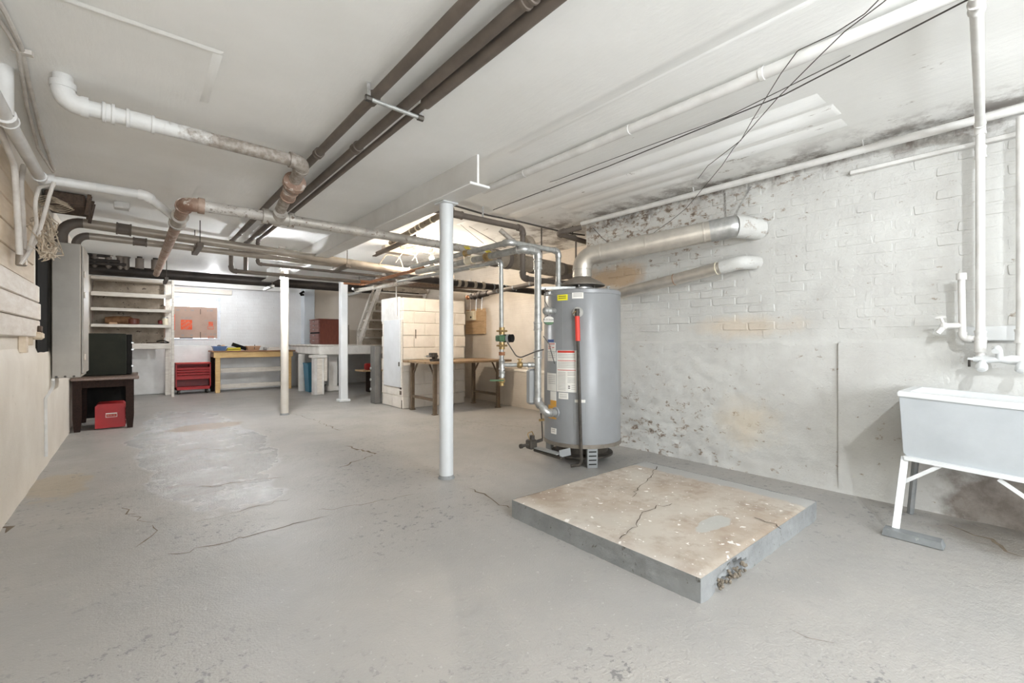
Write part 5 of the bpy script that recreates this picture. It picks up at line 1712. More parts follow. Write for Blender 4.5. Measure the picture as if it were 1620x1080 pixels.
# ceiling outlet box
q = P(193, 326, z=ZL - 0.03)
root = thing('ceiling_box', 'small white box fixed to the ceiling near the angled pipe', 'junction box', q)
MB().bbox(q.x - 0.06, q.x + 0.06, q.y - 0.06, q.y + 0.06, ZL - 0.06, ZL, 0.008).build('box', 'white_pipe', root)
MB().cyl((q.x + 0.02, q.y - 0.06, ZL - 0.04), (q.x + 0.02, q.y - 0.075, ZL - 0.04), 0.012, n=8).build('knob', 'white_pipe', root)

# ------------------------------------------------------------------ desk, chest, toolbox
DX0, DX1, DY0, DY1 = -0.59, 0.03, 7.58, 8.55
root = thing('wooden_table', 'small dark brown wooden table below the electrical panel', 'table', (-0.29, 8.0, 0))
MB().bbox(DX0, DX1 + 0.02, DY0 - 0.03, DY1, 0.618, 0.655, 0.008).build('table_top', 'dark_top', root)
for x in (DX0 + 0.06, DX1 - 0.07):
    for y in (DY0 + 0.03, DY1 - 0.10):
        mb = MB()
        w0, w1 = 0.028, 0.04
        mb.hexa([(x - w0, y - w0, 0), (x + w0, y - w0, 0), (x + w0, y + w0, 0), (x - w0, y + w0, 0), (x - w1, y - w1, 0.16), (x + w1, y - w1, 0.16), (x + w1, y + w1, 0.16), (x - w1, y + w1, 0.16)])
        mb.box(x - w1, x + w1, y - w1, y + w1, 0.16, 0.62)
        mb.build('leg', 'dark_wood', root)
for x0, x1, y0, y1 in ((DX0 + 0.09, DX1 - 0.10, DY0 + 0.0, DY0 + 0.025), (DX0 + 0.02, DX0 + 0.045, DY0 + 0.06, DY1 - 0.1), (DX1 - 0.06, DX1 - 0.035, DY0 + 0.06, DY1 - 0.1)):
    MB().bbox(x0, x1, y0, y1, 0.53, 0.618, 0.004).build('apron', 'dark_wood', root)
MB().bbox(DX0 + 0.06, DX1 - 0.06, DY1 - 0.09, DY1 - 0.07, 0.05, 0.618, 0.004).build('back_panel', 'black', root)

root = thing('steel_chest', 'dark green steel chest standing on the brown table', 'chest', (-0.3, 8.1, 0.655))
MB().bbox(-0.555, -0.075, 7.9, 8.45, 0.657, 1.205, 0.01).build('chest_body', 'chest_green', root)
MB().bbox(-0.075, -0.02, 7.93, 8.45, 0.665, 1.195, 0.006).build('chest_door', 'black', root)
for z in (0.76, 0.98, 1.07):
    MB().bbox(-0.03, 0.0, 7.93, 7.97, z, z + 0.025, 0.004).build('latch', 'galv', root)

tbx = P(150, 680, z=0)
root = thing('toolbox', 'red metal toolbox on the floor under the brown table', 'toolbox', (-0.22, 7.85, 0))
TX0, TX1, TY0, TY1 = tbx.x, -0.085, 7.66, 8.0
mb = MB()
mb.add([(TX0, TY0, 0.01), (TX1, TY0, 0.01), (TX1, TY1, 0.01), (TX0, TY1, 0.01), (TX0, TY0, 0.285), (TX1, TY0, 0.285), (TX1, TY1, 0.285), (TX0, TY1, 0.285), (TX0 + 0.025, TY0, 0.31), (TX1 - 0.015, TY0, 0.31), (TX1 - 0.015, TY1, 0.31), (TX0 + 0.025, TY1, 0.31)],
       [(3, 2, 1, 0), (0, 1, 5, 4), (1, 2, 6, 5), (2, 3, 7, 6), (3, 0, 4, 7), (4, 5, 9, 8), (5, 6, 10, 9), (6, 7, 11, 10), (7, 4, 8, 11), (8, 9, 10, 11)])
mb.build('box', 'red', root)
lid = MB().bbox(TX0 + 0.03, TX1 - 0.02, TY0 + 0.015, TY1 - 0.015, 0.308, 0.316, 0.003).build('lid_panel', 'red', root)
for k, z in enumerate((0.06, 0.12, 0.18, 0.23)):
    dr = MB().bbox(TX1 - 0.002, TX1 + 0.008, TY0 + 0.02, TY1 - 0.02, z - 0.022, z + 0.022, 0.003).build('drawer', 'red_dark', root)
    MB().bbox(TX1 + 0.006, TX1 + 0.02, TY0 + 0.03, TY0 + 0.09, z + 0.004, z + 0.014, 0.002).build('drawer_pull', 'galv', dr)
pc_ = (TX0 + TX1) / 2 + 0.01
pl = MB().bbox(pc_ - 0.055, pc_ + 0.055, TY0 - 0.003, TY0 + 0.002, 0.183, 0.196, 0.001).build('name_plate', 'paper', root)
rx = Matrix.Rotation(math.pi / 2, 4, 'X')
mb = MB()
for x0, x1, z0, z1 in ((-0.055, -0.050, 0.145, 0.180), (0.050, 0.055, 0.145, 0.180), (-0.055, 0.055, 0.142, 0.147)):
    mb.box(pc_ + x0, pc_ + x1, TY0 - 0.003, TY0 + 0.001, z0, z1)
mb.build('plate_frame', 'paper', pl)
for x0 in (-0.042, -0.014, 0.016):
    MB().box(pc_ + x0, pc_ + x0 + 0.022, TY0 - 0.003, TY0 + 0.001, 0.163, 0.169).build('print_line', 'tan', pl)

# ------------------------------------------------------------------ shelving unit on the back wall
root = thing('shelving_unit', 'white wooden shelving unit built against the back left wall', 'shelf', (0.0, 11.6, 0))
SY0, SY1, SX0, SX1 = 11.17, 11.75, -0.6, 0.60
for z, h in ((2.28, 0.05), (2.00, 0.075), (1.71, 0.055), (1.41, 0.055), (1.05, 0.03)):
    sh = MB().bbox(SX0, SX1, SY0 + 0.022, SY1, z - 0.01, z + 0.012, 0.003).build('shelf_board', 'white_wood', root)
    MB().bbox(SX0, SX1, SY0, SY0 + 0.022, z - h + 0.012, z + 0.014, 0.003).build('shelf_edge', 'white_wood', sh)
MB().bbox(SX0, SX1, SY0 - 0.002, SY0 + 0.022, 0.955, 1.04, 0.004).build('apron', 'white_wood', root)
MB().bbox(SX1 - 0.035, SX1 + 0.01, SY0 - 0.03, SY0 - 0.002, 0.0, 2.34, 0.004).build('front_post', 'white_wood', root)
MB().bbox(SX1 - 0.05, SX1 - 0.01, SY1 - 0.04, SY1, 0.0, 2.34, 0.004).build('back_post', 'white_wood', root)
MB().bbox(SX1 - 0.11, SX1 - 0.05, SY1 - 0.1, SY1 - 0.06, 0.0, 2.3, 0.004).build('wall_post', 'white_wood', root)
MB().box(SX0, SX1 - 0.12, SY1, SY1 + 0.01, 1.05, 2.30).build('back_board', 'old_wrap', root)

o = MB().tube([(-0.42, 11.45, 1.50), (-0.3, 11.45, 1.50), (-0.05, 11.42, 1.505), (0.0, 11.42, 1.505)], [0.06, 0.085, 0.08, 0.03], 12).build('paper_bundle', 'brown_fabric')
tag(o, 'crumpled brown paper bundle on the third shelf', 'paper bundle')
o = MB().lathe([(0.05, 0), (0.085, 0.02), (0.09, 0.10), (0.07, 0.12), (0.062, 0.11), (0.06, 0.03)], (0.0, 11.38, 1.423), (0, 0, 1), 16).build('cap', 'mahogany')
tag(o, 'rust brown cap lying beside the paper bundle on the shelf', 'cap')
o = MB().bbox(-0.36, -0.24, 11.28, 11.40, 1.422, 1.46, 0.01).build('cloth_scrap', 'tan')
tag(o, 'pale tan scrap hanging over the shelf edge below the bundle', 'scrap')
for k, (x, l, w, lab, m) in enumerate(((0.20, 0.24, 0.05, 'dark flat tool lying mid shelf beside the white slip', 'dark_iron'), (0.27, 0.10, 0.04, 'small white slip lying on the third shelf', 'paper'))):
    o = MB().bbox(x, x + l, 11.25 + 0.06 * k, 11.25 + w + 0.06 * k, 1.422, 1.445, 0.006).build(('flat_tool', 'paper_slip')[k], m)
    tag(o, lab, ('tool', 'paper')[k])
o = MB().lathe([(0.035, 0), (0.037, 0.01), (0.037, 0.09), (0.028, 0.1)], (0.40, 11.4, 1.422), (0, 0, 1), 14).build('jar', 'red_dark')
tag(o, 'small dark red can near the right end of the third shelf', 'can')
jr = thing('glass_jar', 'clear jar of pale hardware at the right end of the third shelf', 'jar', (0.48, 11.4, 1.422))
MB().lathe([(0.045, 0), (0.05, 0.01), (0.05, 0.12), (0.04, 0.14)], (0.48, 11.4, 1.422), (0, 0, 1), 16).build('jar_body', 'yellowed_pipe', jr)
MB().lathe([(0.044, 0.14), (0.044, 0.165)], (0.48, 11.4, 1.422), (0, 0, 1), 16).build('lid', 'galv', jr)
for k, (x, w, lab, m, h) in enumerate(((-0.40, 0.05, 'white skein left of two on the shelf behind the chest', 'paper', 0.09), (-0.30, 0.045, 'white skein right of two on the shelf behind the chest', 'paper', 0.08), (-0.20, 0.04, 'tan wrapped roll on the shelf behind the chest', 'tan', 0.10))):
    o = MB().tube([(x - w, 11.3, 1.09), (x, 11.3, 1.07 + h), (x + w, 11.32, 1.1)], [0.03, 0.035, 0.025], 9).build(('rope_skein', 'rope_skein', 'wrapped_roll')[k], m)
    tag(o, lab, 'skein' if k < 2 else 'roll')
for k, (x, l, lab, m) in enumerate(((0.18, 0.22, 'brown flat scrap on the lowest shelf', 'brown_wood'), (0.34, 0.20, 'black tool parts on the lowest shelf near the post', 'black'))):
    mb = MB().bbox(x, x + l, 11.25 + k * 0.08, 11.35 + k * 0.08, 1.063, 1.085, 0.01)
    if k:
        mb.tube([(x, 11.3, 1.10), (x + 0.1, 11.32, 1.125), (x + 0.2, 11.3, 1.08)], 0.012, 6)
    tag(mb.build(('scrap_board', 'tool_parts')[k], m), lab, ('scrap', 'tool')[k])

# ------------------------------------------------------------------ cardboard in the window
cb = thing('cardboard_sheet', 'flattened moving box cardboard with orange print covering the window', 'cardboard', ((WX0 + WX1) / 2, YB + 0.05, WZ0 + 0.03))
CX0, CX1, CZ0, CZ1 = WX0 + 0.055, WX1 - 0.055, WZ0 + 0.032, P(310, 485, y=YB + 0.04).z
MB().bbox(CX0, CX1, YB + 0.045, YB + 0.052, CZ0, CZ1, 0.002).build('sheet', 'cardboard', cb)
yy = YB + 0.044


def cpx(px, py):
    return P(px, py, y=yy)


def crect(x0, y0, x1, y1, m, name):
    a, b = cpx(x0, y1), cpx(x1, y0)
    return MB().box(a.x, b.x, yy, yy + 0.0015, a.z, b.z).build(name, m, cb)


for y0, y1 in ((489, 497), (525, 537)):
    crect(316.6, y0, 317.6, y1, 'dark_gap', 'slot')
lg = crect(286, 506, 304, 521, 'orange_ink', 'logo_square')
lc = cpx(295, 513.5)
rot45 = Matrix.Translation((lc.x, yy - 0.002, lc.z)) @ rx @ Matrix.Rotation(math.radians(38), 4, 'Z')
for body, dy in (('THE', 0.075), ('HOME', 0.015), ('DEPOT', -0.055)):
    text(body, 0.062 if body != 'THE' else 0.05, rot45 @ Matrix.Translation((0, dy, 0)), 'cardboard', lg)
ls = crect(330, 509, 337, 515, 'orange_ink', 'logo_square')
lc = cpx(333.5, 512)
text('THE HOME\nDEPOT', 0.028, Matrix.Translation((lc.x, yy - 0.002, lc.z)) @ rx @ Matrix.Rotation(math.radians(38), 4, 'Z'), 'cardboard', ls)
for x0, y0, x1, y1 in ((328.5, 516, 338, 520.5), (329, 532, 338, 536)):
    r_ = crect(x0, y0, x1, y1, 'orange_ink', 'print_frame')
    a, b = cpx(x0 + 0.6, y1 - 0.8), cpx(x1 - 0.6, y0 + 0.6)
    MB().box(a.x, b.x, yy - 0.001, yy, a.z, b.z).build('print_frame_inside', 'cardboard', r_)
for x0, x1, y, h, m in ((286, 303, 501.3, 1.2, 'ink_soft'), (288, 301.5, 503.8, 1.2, 'ink_soft'), (323, 343, 506.0, 1.3, 'ink_soft'), (328, 337, 490.0, 2.6, 'ink_soft'), (278.5, 284, 489.0, 2.6, 'ink_soft'), (292.5, 296, 489.0, 2.6, 'ink_soft'), (302, 309, 489.6, 2.4, 'ink_soft'), (324.5, 328, 527.6, 1.8, 'ink_soft'), (331, 335, 527.0, 2.4, 'ink_soft'), (338, 342, 527.6, 1.8, 'ink_soft')):
    n_ = max(2, int((x1 - x0) / 1.6))
    for k in range(n_):
        if (k * 7 + int(x0)) % 4 != 3:
            crect(x0 + (x1 - x0) * k / n_, y + 0.15 * (k % 2), x0 + (x1 - x0) * (k + 0.8) / n_, y + h, m, 'print_stroke')
crect(284, 533.5, 305, 535.3, 'ink', 'print_bar')
crect(275.4, 497, 276.8, 522, 'orange_ink', 'print_bar')
for x in (287, 301):
    crect(x, 529, x + 4, 531, 'ink_soft', 'print_bar')

# ------------------------------------------------------------------ red tool cart
root = thing('tool_cart', 'red rolling tool cabinet with drawers under the window', 'tool cart', (1.0, 11.85, 0))
RX0, RX1, RY0, RY1 = 0.66, 1.27, 11.62, 11.98
RZ1 = P(333, 574, y=RY0).z
mb = MB()
mb.box(RX0, RX0 + 0.02, RY0, RY1, 0.09, RZ1)
mb.box(RX1 - 0.02, RX1, RY0, RY1, 0.09, RZ1)
mb.box(RX0, RX1, RY1 - 0.015, RY1, 0.09, RZ1)
mb.box(RX0, RX1, RY0, RY1, RZ1 - 0.02, RZ1)
mb.box(RX0, RX1, RY0, RY1, 0.09, 0.15)
mb.build('cabinet_shell', 'red', root)
MB().box(RX0 + 0.02, RX1 - 0.02, RY0 + 0.2, RY1 - 0.02, 0.15, 0.30).build('inner_bin', 'red_dark', root)
z = 0.305
for h in (0.095, 0.055, 0.055, 0.055):
    dr = MB().bbox(RX0 + 0.022, RX1 - 0.022, RY0 - 0.004, RY0 + 0.25, z, z + h - 0.008, 0.004).build('drawer', 'red', root)
    MB().bbox(RX0 + 0.03, RX1 - 0.03, RY0 - 0.014, RY0 - 0.003, z + h - 0.022, z + h - 0.012, 0.003).build('drawer_pull', 'red_dark', dr)
    z += h
MB().bbox(RX0, RX1 + 0.005, RY0 - 0.01, RY1, RZ1, RZ1 + 0.012, 0.004).build('top_lid', 'paper_red', root)
for x in (RX0 + 0.06, RX1 - 0.06):
    for y in (RY0 + 0.05, RY1 - 0.05):
        MB().cyl((x - 0.015, y, 0.042), (x + 0.015, y, 0.042), 0.042, n=14).bbox(x - 0.022, x + 0.022, y - 0.02, y + 0.02, 0.07, 0.095, 0.004).build('caster', 'dark_iron', root)

# ------------------------------------------------------------------ pine workbench and what lies on it
bench = thing('pine_workbench', 'yellow pine workbench with two lower boards at the back wall', 'workbench', (2.1, 11.7, 0))
BX0, BX1, BY0, BY1, BZ = 1.30, 2.86, 11.45, 12.02, 0.90
MB().bbox(BX0 - 0.04, BX1 + 0.05, BY0 - 0.03, BY1, BZ - 0.03, BZ, 0.006).build('bench_top', 'bench_top', bench)
MB().bbox(BX0, BX1, BY0 - 0.012, BY0 + 0.025, BZ - 0.15, BZ - 0.03, 0.005).build('front_rail', 'pine', bench)
for x in (BX0, BX1 - 0.04):
    MB().bbox(x, x + 0.04, BY0 + 0.03, BY1 - 0.02, BZ - 0.14, BZ - 0.03, 0.004).build('side_rail', 'worn_wood', bench)
for x in (BX0 + 0.03, BX1 - 0.12):
    MB().bbox(x, x + 0.09, BY0, BY0 + 0.05, 0, BZ - 0.15, 0.006).build('leg', 'pine', bench)
    MB().bbox(x - 0.03, x + 0.05, BY1 - 0.08, BY1 - 0.03, 0, BZ - 0.03, 0.006).build('leg', 'dark_wood', bench)
    MB().bbox(x + 0.02, x + 0.06, BY0 + 0.05, BY1 - 0.08, 0.36, 0.42, 0.004).build('stretcher', 'dark_wood', bench)
for z0, z1 in ((0.42, 0.52), (0.08, 0.17)):
    MB().bbox(BX0 + 0.1, BX1 - 0.1, BY0 + 0.09, BY0 + 0.115, z0, z1, 0.004).build('cross_board', 'white_wood', bench)


def tray(x, y, w, dpt, h, m, name, label, cat):
    rings = [(w * 0.40, dpt * 0.40, 0.0), (w * 0.5, dpt * 0.5, h), (w * 0.54, dpt * 0.54, h), (w * 0.54, dpt * 0.54, h - 0.012), (w * 0.5, dpt * 0.5, h - 0.012)]
    vs, fs = [], []
    outer = [(0.40, 0), (0.5, h - 0.012), (0.545, h - 0.012), (0.545, h), (0.47, h), (0.37, 0.008)]
    for s, zz_ in outer:
        vs += [(x - w * s, y - dpt * s, BZ + zz_), (x + w * s, y - dpt * s, BZ + zz_), (x + w * s, y + dpt * s, BZ + zz_), (x - w * s, y + dpt * s, BZ + zz_)]
    for q in range(len(outer) - 1):
        for i in range(4):
            j = (i + 1) % 4
            fs.append((q * 4 + i, q * 4 + j, q * 4 + 4 + j, q * 4 + 4 + i))
    fs += [(3, 2, 1, 0), (20, 21, 22, 23)]
    root = thing(name, label, cat, (x, y, BZ))
    MB().add(vs, fs).build('tub', m, root)
    return root


t1 = tray(P(347, 545, y=11.6).x, 11.6, 0.25, 0.25, 0.10, 'blue_tray', 'plastic_tray', 'blue plastic tray at the left end of the pine workbench', 'tray')
x_ = P(347, 545, y=11.6).x
MB().ball((x_ + 0.0, 11.62, BZ + 0.08), 0.05).build('contents', 'ink', t1)
MB().ball((x_ + 0.07, 11.6, BZ + 0.085), 0.045).build('contents', 'tan', t1)
x_ = P(370, 545, y=11.55).x
root = thing('yellow_case', 'yellow tool case in front of the tilted black case', 'case', (x_, 11.55, BZ))
MB().hexa([(x_ - 0.14, 11.5, BZ), (x_ + 0.13, 11.5, BZ), (x_ + 0.13, 11.66, BZ), (x_ - 0.14, 11.66, BZ), (x_ - 0.11, 11.51, BZ + 0.065), (x_ + 0.12, 11.51, BZ + 0.065), (x_ + 0.12, 11.65, BZ + 0.065), (x_ - 0.11, 11.65, BZ + 0.065)]).build('shell', 'yellow', root)
MB().bbox(x_ - 0.13, x_ + 0.135, 11.494, 11.51, BZ + 0.028, BZ + 0.036, 0.002).build('seam', 'black', root)
x_ = P(376, 540, y=11.72).x
tag(MB().bar((x_ - 0.10, 11.74, BZ + 0.14), (x_ + 0.17, 11.74, BZ + 0.035), 0.10, 0.075).bar((x_ - 0.09, 11.69, BZ + 0.135), (x_ + 0.15, 11.69, BZ + 0.04), 0.012, 0.03).build('black_case', 'black'), 'black plastic case tilted up behind the yellow case', 'case')
t2 = tray(P(400, 545, y=11.6).x, 11.6, 0.26, 0.24, 0.10, 'tan', 'plastic_basin', 'tan plastic basin on the pine workbench', 'basin')
x_ = P(400, 545, y=11.6).x
MB().cyl((x_ + 0.01, 11.48, BZ + 0.03), (x_ + 0.02, 11.5, BZ + 0.13), 0.008, n=8).build('brush_handle', 'brown_wood', t2)
x_ = P(419, 548, y=11.6).x
tag(MB().lathe([(0.03, 0), (0.032, 0.004), (0.032, 0.07), (0.03, 0.074)], (x_, 11.6, BZ), (0, 0, 1), 14).build('tin_can', 'galv'), 'small tin can beside the tan basin', 'can')
x_ = P(433, 548, y=11.65).x
tag(MB().hexa([(x_ - 0.13, 11.58, BZ), (x_ + 0.14, 11.58, BZ), (x_ + 0.14, 11.75, BZ), (x_ - 0.13, 11.75, BZ), (x_ - 0.10, 11.6, BZ + 0.06), (x_ + 0.10, 11.6, BZ + 0.075), (x_ + 0.12, 11.73, BZ + 0.07), (x_ - 0.10, 11.73, BZ + 0.06)]).build('paper_pack', 'white_wood'), 'pale paper pack at the right end of the pine workbench', 'pack')

# ------------------------------------------------------------------ landing with its supports
LX, LY = 2.95, 9.80
root = thing('landing', 'raised white concrete landing at the foot of the stairs', 'landing', (4.0, 10.9, 0.8))
MB().bbox(LX, XF - 0.005, LY, YB - 0.005, 0.82, 1.02, 0.012).build('slab', 'landing', root)
MB().bbox(LX - 0.03, LX + 0.3, LY - 0.02, YB - 0.005, 1.0, 1.035, 0.006).build('edge_course', 'landing', root)
MB().bbox(LX + 0.04, XF - 0.005, LY - 0.015, LY + 0.12, 1.015, 1.03, 0.004).build('edge_strip', 'white_wood', root)


def pedestal(label, px, py, w, round_=False, plinth=False, board=False):
    p = P(px, py, z=0)
    root = thing('landing_pier', label, 'pier', (p.x, p.y, 0))
    zt = 0.82
    if round_:
        MB().cyl((p.x, p.y, 0), (p.x, p.y, zt), w / 2, n=18).build('shaft', 'landing', root)
    else:
        MB().bbox(p.x - w / 2, p.x + w / 2, p.y - w / 2, p.y + w / 2, 0, zt - 0.04, 0.012).build('shaft', 'landing', root)
        MB().bbox(p.x - w * 0.72, p.x + w * 0.72, p.y - w * 0.72, p.y + w * 0.72, zt - 0.06, zt, 0.008).build('cap', 'landing', root)
    if plinth:
        MB().bbox(p.x - w * 0.66, p.x + w * 0.66, p.y - w * 0.66, p.y + w * 0.66, 0, 0.12, 0.02).build('plinth', 'landing', root)
    if board:
        MB().bbox(p.x + w / 2, p.x + w / 2 + 0.05, p.y - w / 2 - 0.02, p.y - w / 2 + 0.02, 0.28, 0.80, 0.004).build('side_board', 'white_wood', root)
        MB().bbox(p.x - 0.05, p.x + 0.05, p.y - w / 2 - 0.012, p.y - w / 2, 0.02, 0.78, 0.004).build('face_strip', 'white_wood', root)
    return root


pedestal('round white pier under the left side of the landing', 478, 618, 0.16, True)
pedestal('square white pier with a face strip under the landing corner', 503, 624, 0.20, False, False, True)
pedestal('white pier on a square plinth under the landing', 525, 618, 0.19, False, True)
p = P(494, 621, z=0)
root = thing('plastic_bin', 'tall blue plastic bin between the landing piers', 'bin', (p.x, p.y + 0.2, 0))
bx0 = p.x - 0.04
mb = MB()
w = 0.36
rr_ = [(0.80, 0), (1.0, 0.60), (1.06, 0.60), (1.06, 0.63), (0.95, 0.63), (0.76, 0.02)]
cx_, cy_ = p.x + 0.12, p.y + 0.28
vs, fs = [], []
for s, zz_ in rr_:
    h_ = w / 2 * s
    vs += [(cx_ - h_, cy_ - h_, zz_), (cx_ + h_, cy_ - h_, zz_), (cx_ + h_, cy_ + h_, zz_), (cx_ - h_, cy_ + h_, zz_)]
for q in range(5):
    for i in range(4):
        j = (i + 1) % 4
        fs.append((q * 4 + i, q * 4 + j, q * 4 + 4 + j, q * 4 + 4 + i))
fs += [(3, 2, 1, 0), (20, 21, 22, 23)]
MB().add(vs, fs).build('bin_body', 'blue_bin', root)
MB().bbox(cx_ - 0.08, cx_ + 0.08, cy_ - w / 2 * 1.08 - 0.01, cy_ - w / 2 * 1.0, 0.54, 0.60, 0.006).build('handle', 'blue_bin', root)

# low shelf with odds and ends in the dark below the landing
p0 = P(580, 586, y=9.4)
root = thing('low_table', 'small wooden stand with clutter in the shade under the landing', 'stand', (p0.x + 0.2, 9.5, 0))
MB().bbox(p0.x - 0.12, p0.x + 0.40, 9.3, 9.75, p0.z - 0.02, p0.z + 0.01, 0.004).build('stand_top', 'raw_board', root)
MB().bbox(p0.x + 0.10, p0.x + 0.34, 9.4, 9.7, 0.0, p0.z - 0.02, 0.01).build('stand_body', 'dark_wood', root)
tag(MB().bbox(p0.x + 0.0, p0.x + 0.14, 9.4, 9.55, p0.z + 0.01, p0.z + 0.15, 0.02).build('red_box', 'red'), 'small red box on the stand under the landing', 'box')
tag(MB().bbox(p0.x + 0.16, p0.x + 0.34, 9.38, 9.55, p0.z + 0.01, p0.z + 0.26, 0.008).build('carton', 'yellowed_pipe'), 'cream carton next to the red box under the landing', 'carton')

# brown drawer cabinet on the landing
root = thing('drawer_cabinet', 'brown wooden drawer cabinet standing on the landing', 'cabinet', (3.3, 10.6, 1.035))
KX0, KX1, KY0, KY1, KZ0, KZ1 = 3.10, 3.56, 10.3, 10.98, 1.036, 1.60
MB().bbox(KX0 + 0.02, KX1, KY0, KY1, KZ0, KZ1 - 0.02, 0.006).build('carcass', 'mahogany', root)
MB().bbox(KX0 - 0.01, KX1 + 0.01, KY0 - 0.01, KY1 + 0.01, KZ1 - 0.02, KZ1, 0.005).build('top', 'mahogany', root)
z = KZ0 + 0.02
for h in (0.10, 0.12, 0.03, 0.09, 0.09, 0.09):
    if h > 0.05:
        dr = MB().bbox(KX0, KX0 + 0.022, KY0 + 0.015, KY1 - 0.015, z + 0.004, z + h - 0.004, 0.004).build('drawer', 'mahogany_front', root)
        MB().bbox(KX0 - 0.018, KX0, (KY0 + KY1) / 2 - 0.06, (KY0 + KY1) / 2 + 0.06, z + h * 0.55, z + h * 0.55 + 0.018, 0.004).build('drawer_pull', 'galv_dull', dr)
    else:
        MB().bbox(KX0 + 0.005, KX0 + 0.021, KY0 + 0.015, KY1 - 0.015, z, z + h, 0.003).build('divider', 'black', root)
    z += h
tag(MB().bbox(3.60, 3.66, 10.25, 10.30, 1.036, 1.60, 0.004).build('leaning_board', 'dark_wood'), 'thin dark board standing behind the square white post', 'board')
tag(MB().bbox(3.78, 3.98, 10.9, 10.96, 1.036, 1.50, 0.006).build('grey_sheet', 'old_wrap'), 'grey panel leaning by the stair foot', 'panel')
q = P(474, 465, y=YB - 0.30)
root = thing('wall_hook', 'small black bracket high on the pale blue pilaster', 'bracket', q)
MB().bar(q, q + Vector((0.10, -0.02, 0.07)), 0.03, 0.05).bar(q + Vector((0.02, 0, -0.02)), q + Vector((0.10, 0, -0.01)), 0.02, 0.05).build('bracket', 'black', root)
MB().cyl(q + Vector((0.05, 0, 0.02)), Vector((q.x + 0.05, YB - 0.2, q.z)), 0.01, n=8).build('mount', 'black', root)

# staircase rising toward the viewer
st = thing('staircase', 'white wooden staircase climbing from the landing toward the ceiling', 'staircase', (4.3, 9.6, 1.02))
X0S = 3.93
y_b, z_b, y_t, z_t = 10.15, 1.03, 8.78, 2.46
slope = (z_t - z_b) / (y_b - y_t)


def stringer(x, dz, w, h, m, name):
    a = Vector((x, y_b, z_b + dz))
    b = Vector((x, y_t, z_t + dz))
    return MB().bar(a, b, w, h, (0, 0, 1)).build(name, m, st)


stringer(X0S, 0.02, 0.045, 0.13, 'white_wood', 'stringer')
stringer(X0S - 0.02, 0.30, 0.04, 0.07, 'white_wood', 'hand_board')
stringer(XF - 0.06, 0.02, 0.045, 0.2, 'white_wood', 'stringer')
MB().bbox(X0S - 0.04, X0S + 0.03, y_b - 0.02, y_b + 0.05, 1.035, 1.36, 0.005).build('newel', 'white_wood', st)
for k in range(7):
    z = z_b + 0.17 + k * 0.19
    y = y_b - (z - z_b) / slope
    MB().bbox(X0S - 0.03, XF - 0.06, y - 0.02, y + 0.22, z - 0.03, z, 0.004).build('tread', 'white_wood', st)
    MB().bbox(X0S + 0.02, XF - 0.06, y + 0.0, y + 0.02, z - 0.19, z - 0.03, 0.003).build('riser', 'old_wrap', st)

# ------------------------------------------------------------------ block enclosure
en_ = thing('block_enclosure', 'white painted concrete block enclosure behind the worn workbench', 'enclosure', (3.95, 7.2, 0))
QX0, QX1, QY0, QY1 = 3.36, 4.58, 6.80, 7.62
QZ = 1.84
mb = MB()
mb.box(QX0 + 0.015, QX1 - 0.015, QY0 + 0.015, QY1, 0.12, QZ - 0.02)
mb.box(QX0 + 0.015, QX1 - 0.015, QY0 + 0.015, QY0 + 0.22, 0.0, 0.12)
mb.build('mortar_core', 'block_paint', en_)
BH = 0.2
row = 0
z = 0.0
while z < QZ - 0.05:
    h = min(BH, QZ - z) - 0.006
    # front face
    x = QX0
    first = True
    while x < QX1 - 0.05:
        w = 0.4 if not (first and row % 2) else 0.2
        first = False
        x1_ = min(x + w, QX1)
        pr = random.uniform(-0.006, 0.006)
        hollow = x == QX0 and row in (1, 2)
        if not hollow:
            MB().bbox(x + 0.003, x1_ - 0.003, QY0 + pr, QY0 + 0.06, z + 0.003, z + h, 0.008).build('concrete_block', 'block_paint', en_)
        x = x1_
    # left face
    y = QY0 + (0.2 if row % 2 else 0.4)
    while y < QY1 - 0.02:
        y1_ = min(y + 0.4, QY1)
        pr = random.uniform(-0.005, 0.005)
        if not (row == 0 and y > QY0 + 0.15 and y < QY0 + 0.35):
            MB().bbox(QX0 + pr, QX0 + 0.05, y + 0.003, y1_ - 0.003, z + 0.003, z + h, 0.008).build('concrete_block', 'block_paint', en_)
        y = y1_
    # corner block on the left face
    yc0, yc1 = QY0 + 0.0, QY0 + (0.2 if row % 2 else 0.4)
    if row not in (1, 2):
        MB().bbox(QX0 + 0.001, QX0 + 0.05, yc0 + 0.062, yc1 - 0.003, z + 0.003, z + h, 0.008).build('concrete_block', 'block_paint', en_)
    z += BH
    row += 1
# two hollow blocks set on end at the corner, their cores open to the left
for k in range(2):
    z0 = 0.2 + 0.2 * k
    mb = MB()
    ya, yb_ = QY0 + 0.0, QY0 + 0.19
    mb.box(QX0 - 0.004, QX0 + 0.2, ya, ya + 0.045, z0 + 0.003, z0 + 0.194)
    mb.box(QX0 - 0.004, QX0 + 0.2, ya + 0.125, yb_, z0 + 0.003, z0 + 0.194)
    for zz_ in ((0.003, 0.022), (0.088, 0.110), (0.176, 0.194)):
        mb.box(QX0 - 0.004, QX0 + 0.2, ya + 0.045, ya + 0.125, z0 + zz_[0], z0 + zz_[1])
    mb.build('concrete_block', 'block_paint', en_)
    for zz_ in ((0.022, 0.088), (0.110, 0.176)):
        MB().box(QX0 + 0.012, QX0 + 0.02, ya + 0.045, ya + 0.125, z0 + zz_[0], z0 + zz_[1]).build('hole_shade_sheet', 'dark_gap', en_)  # dark sheet painted as the shade inside the open core
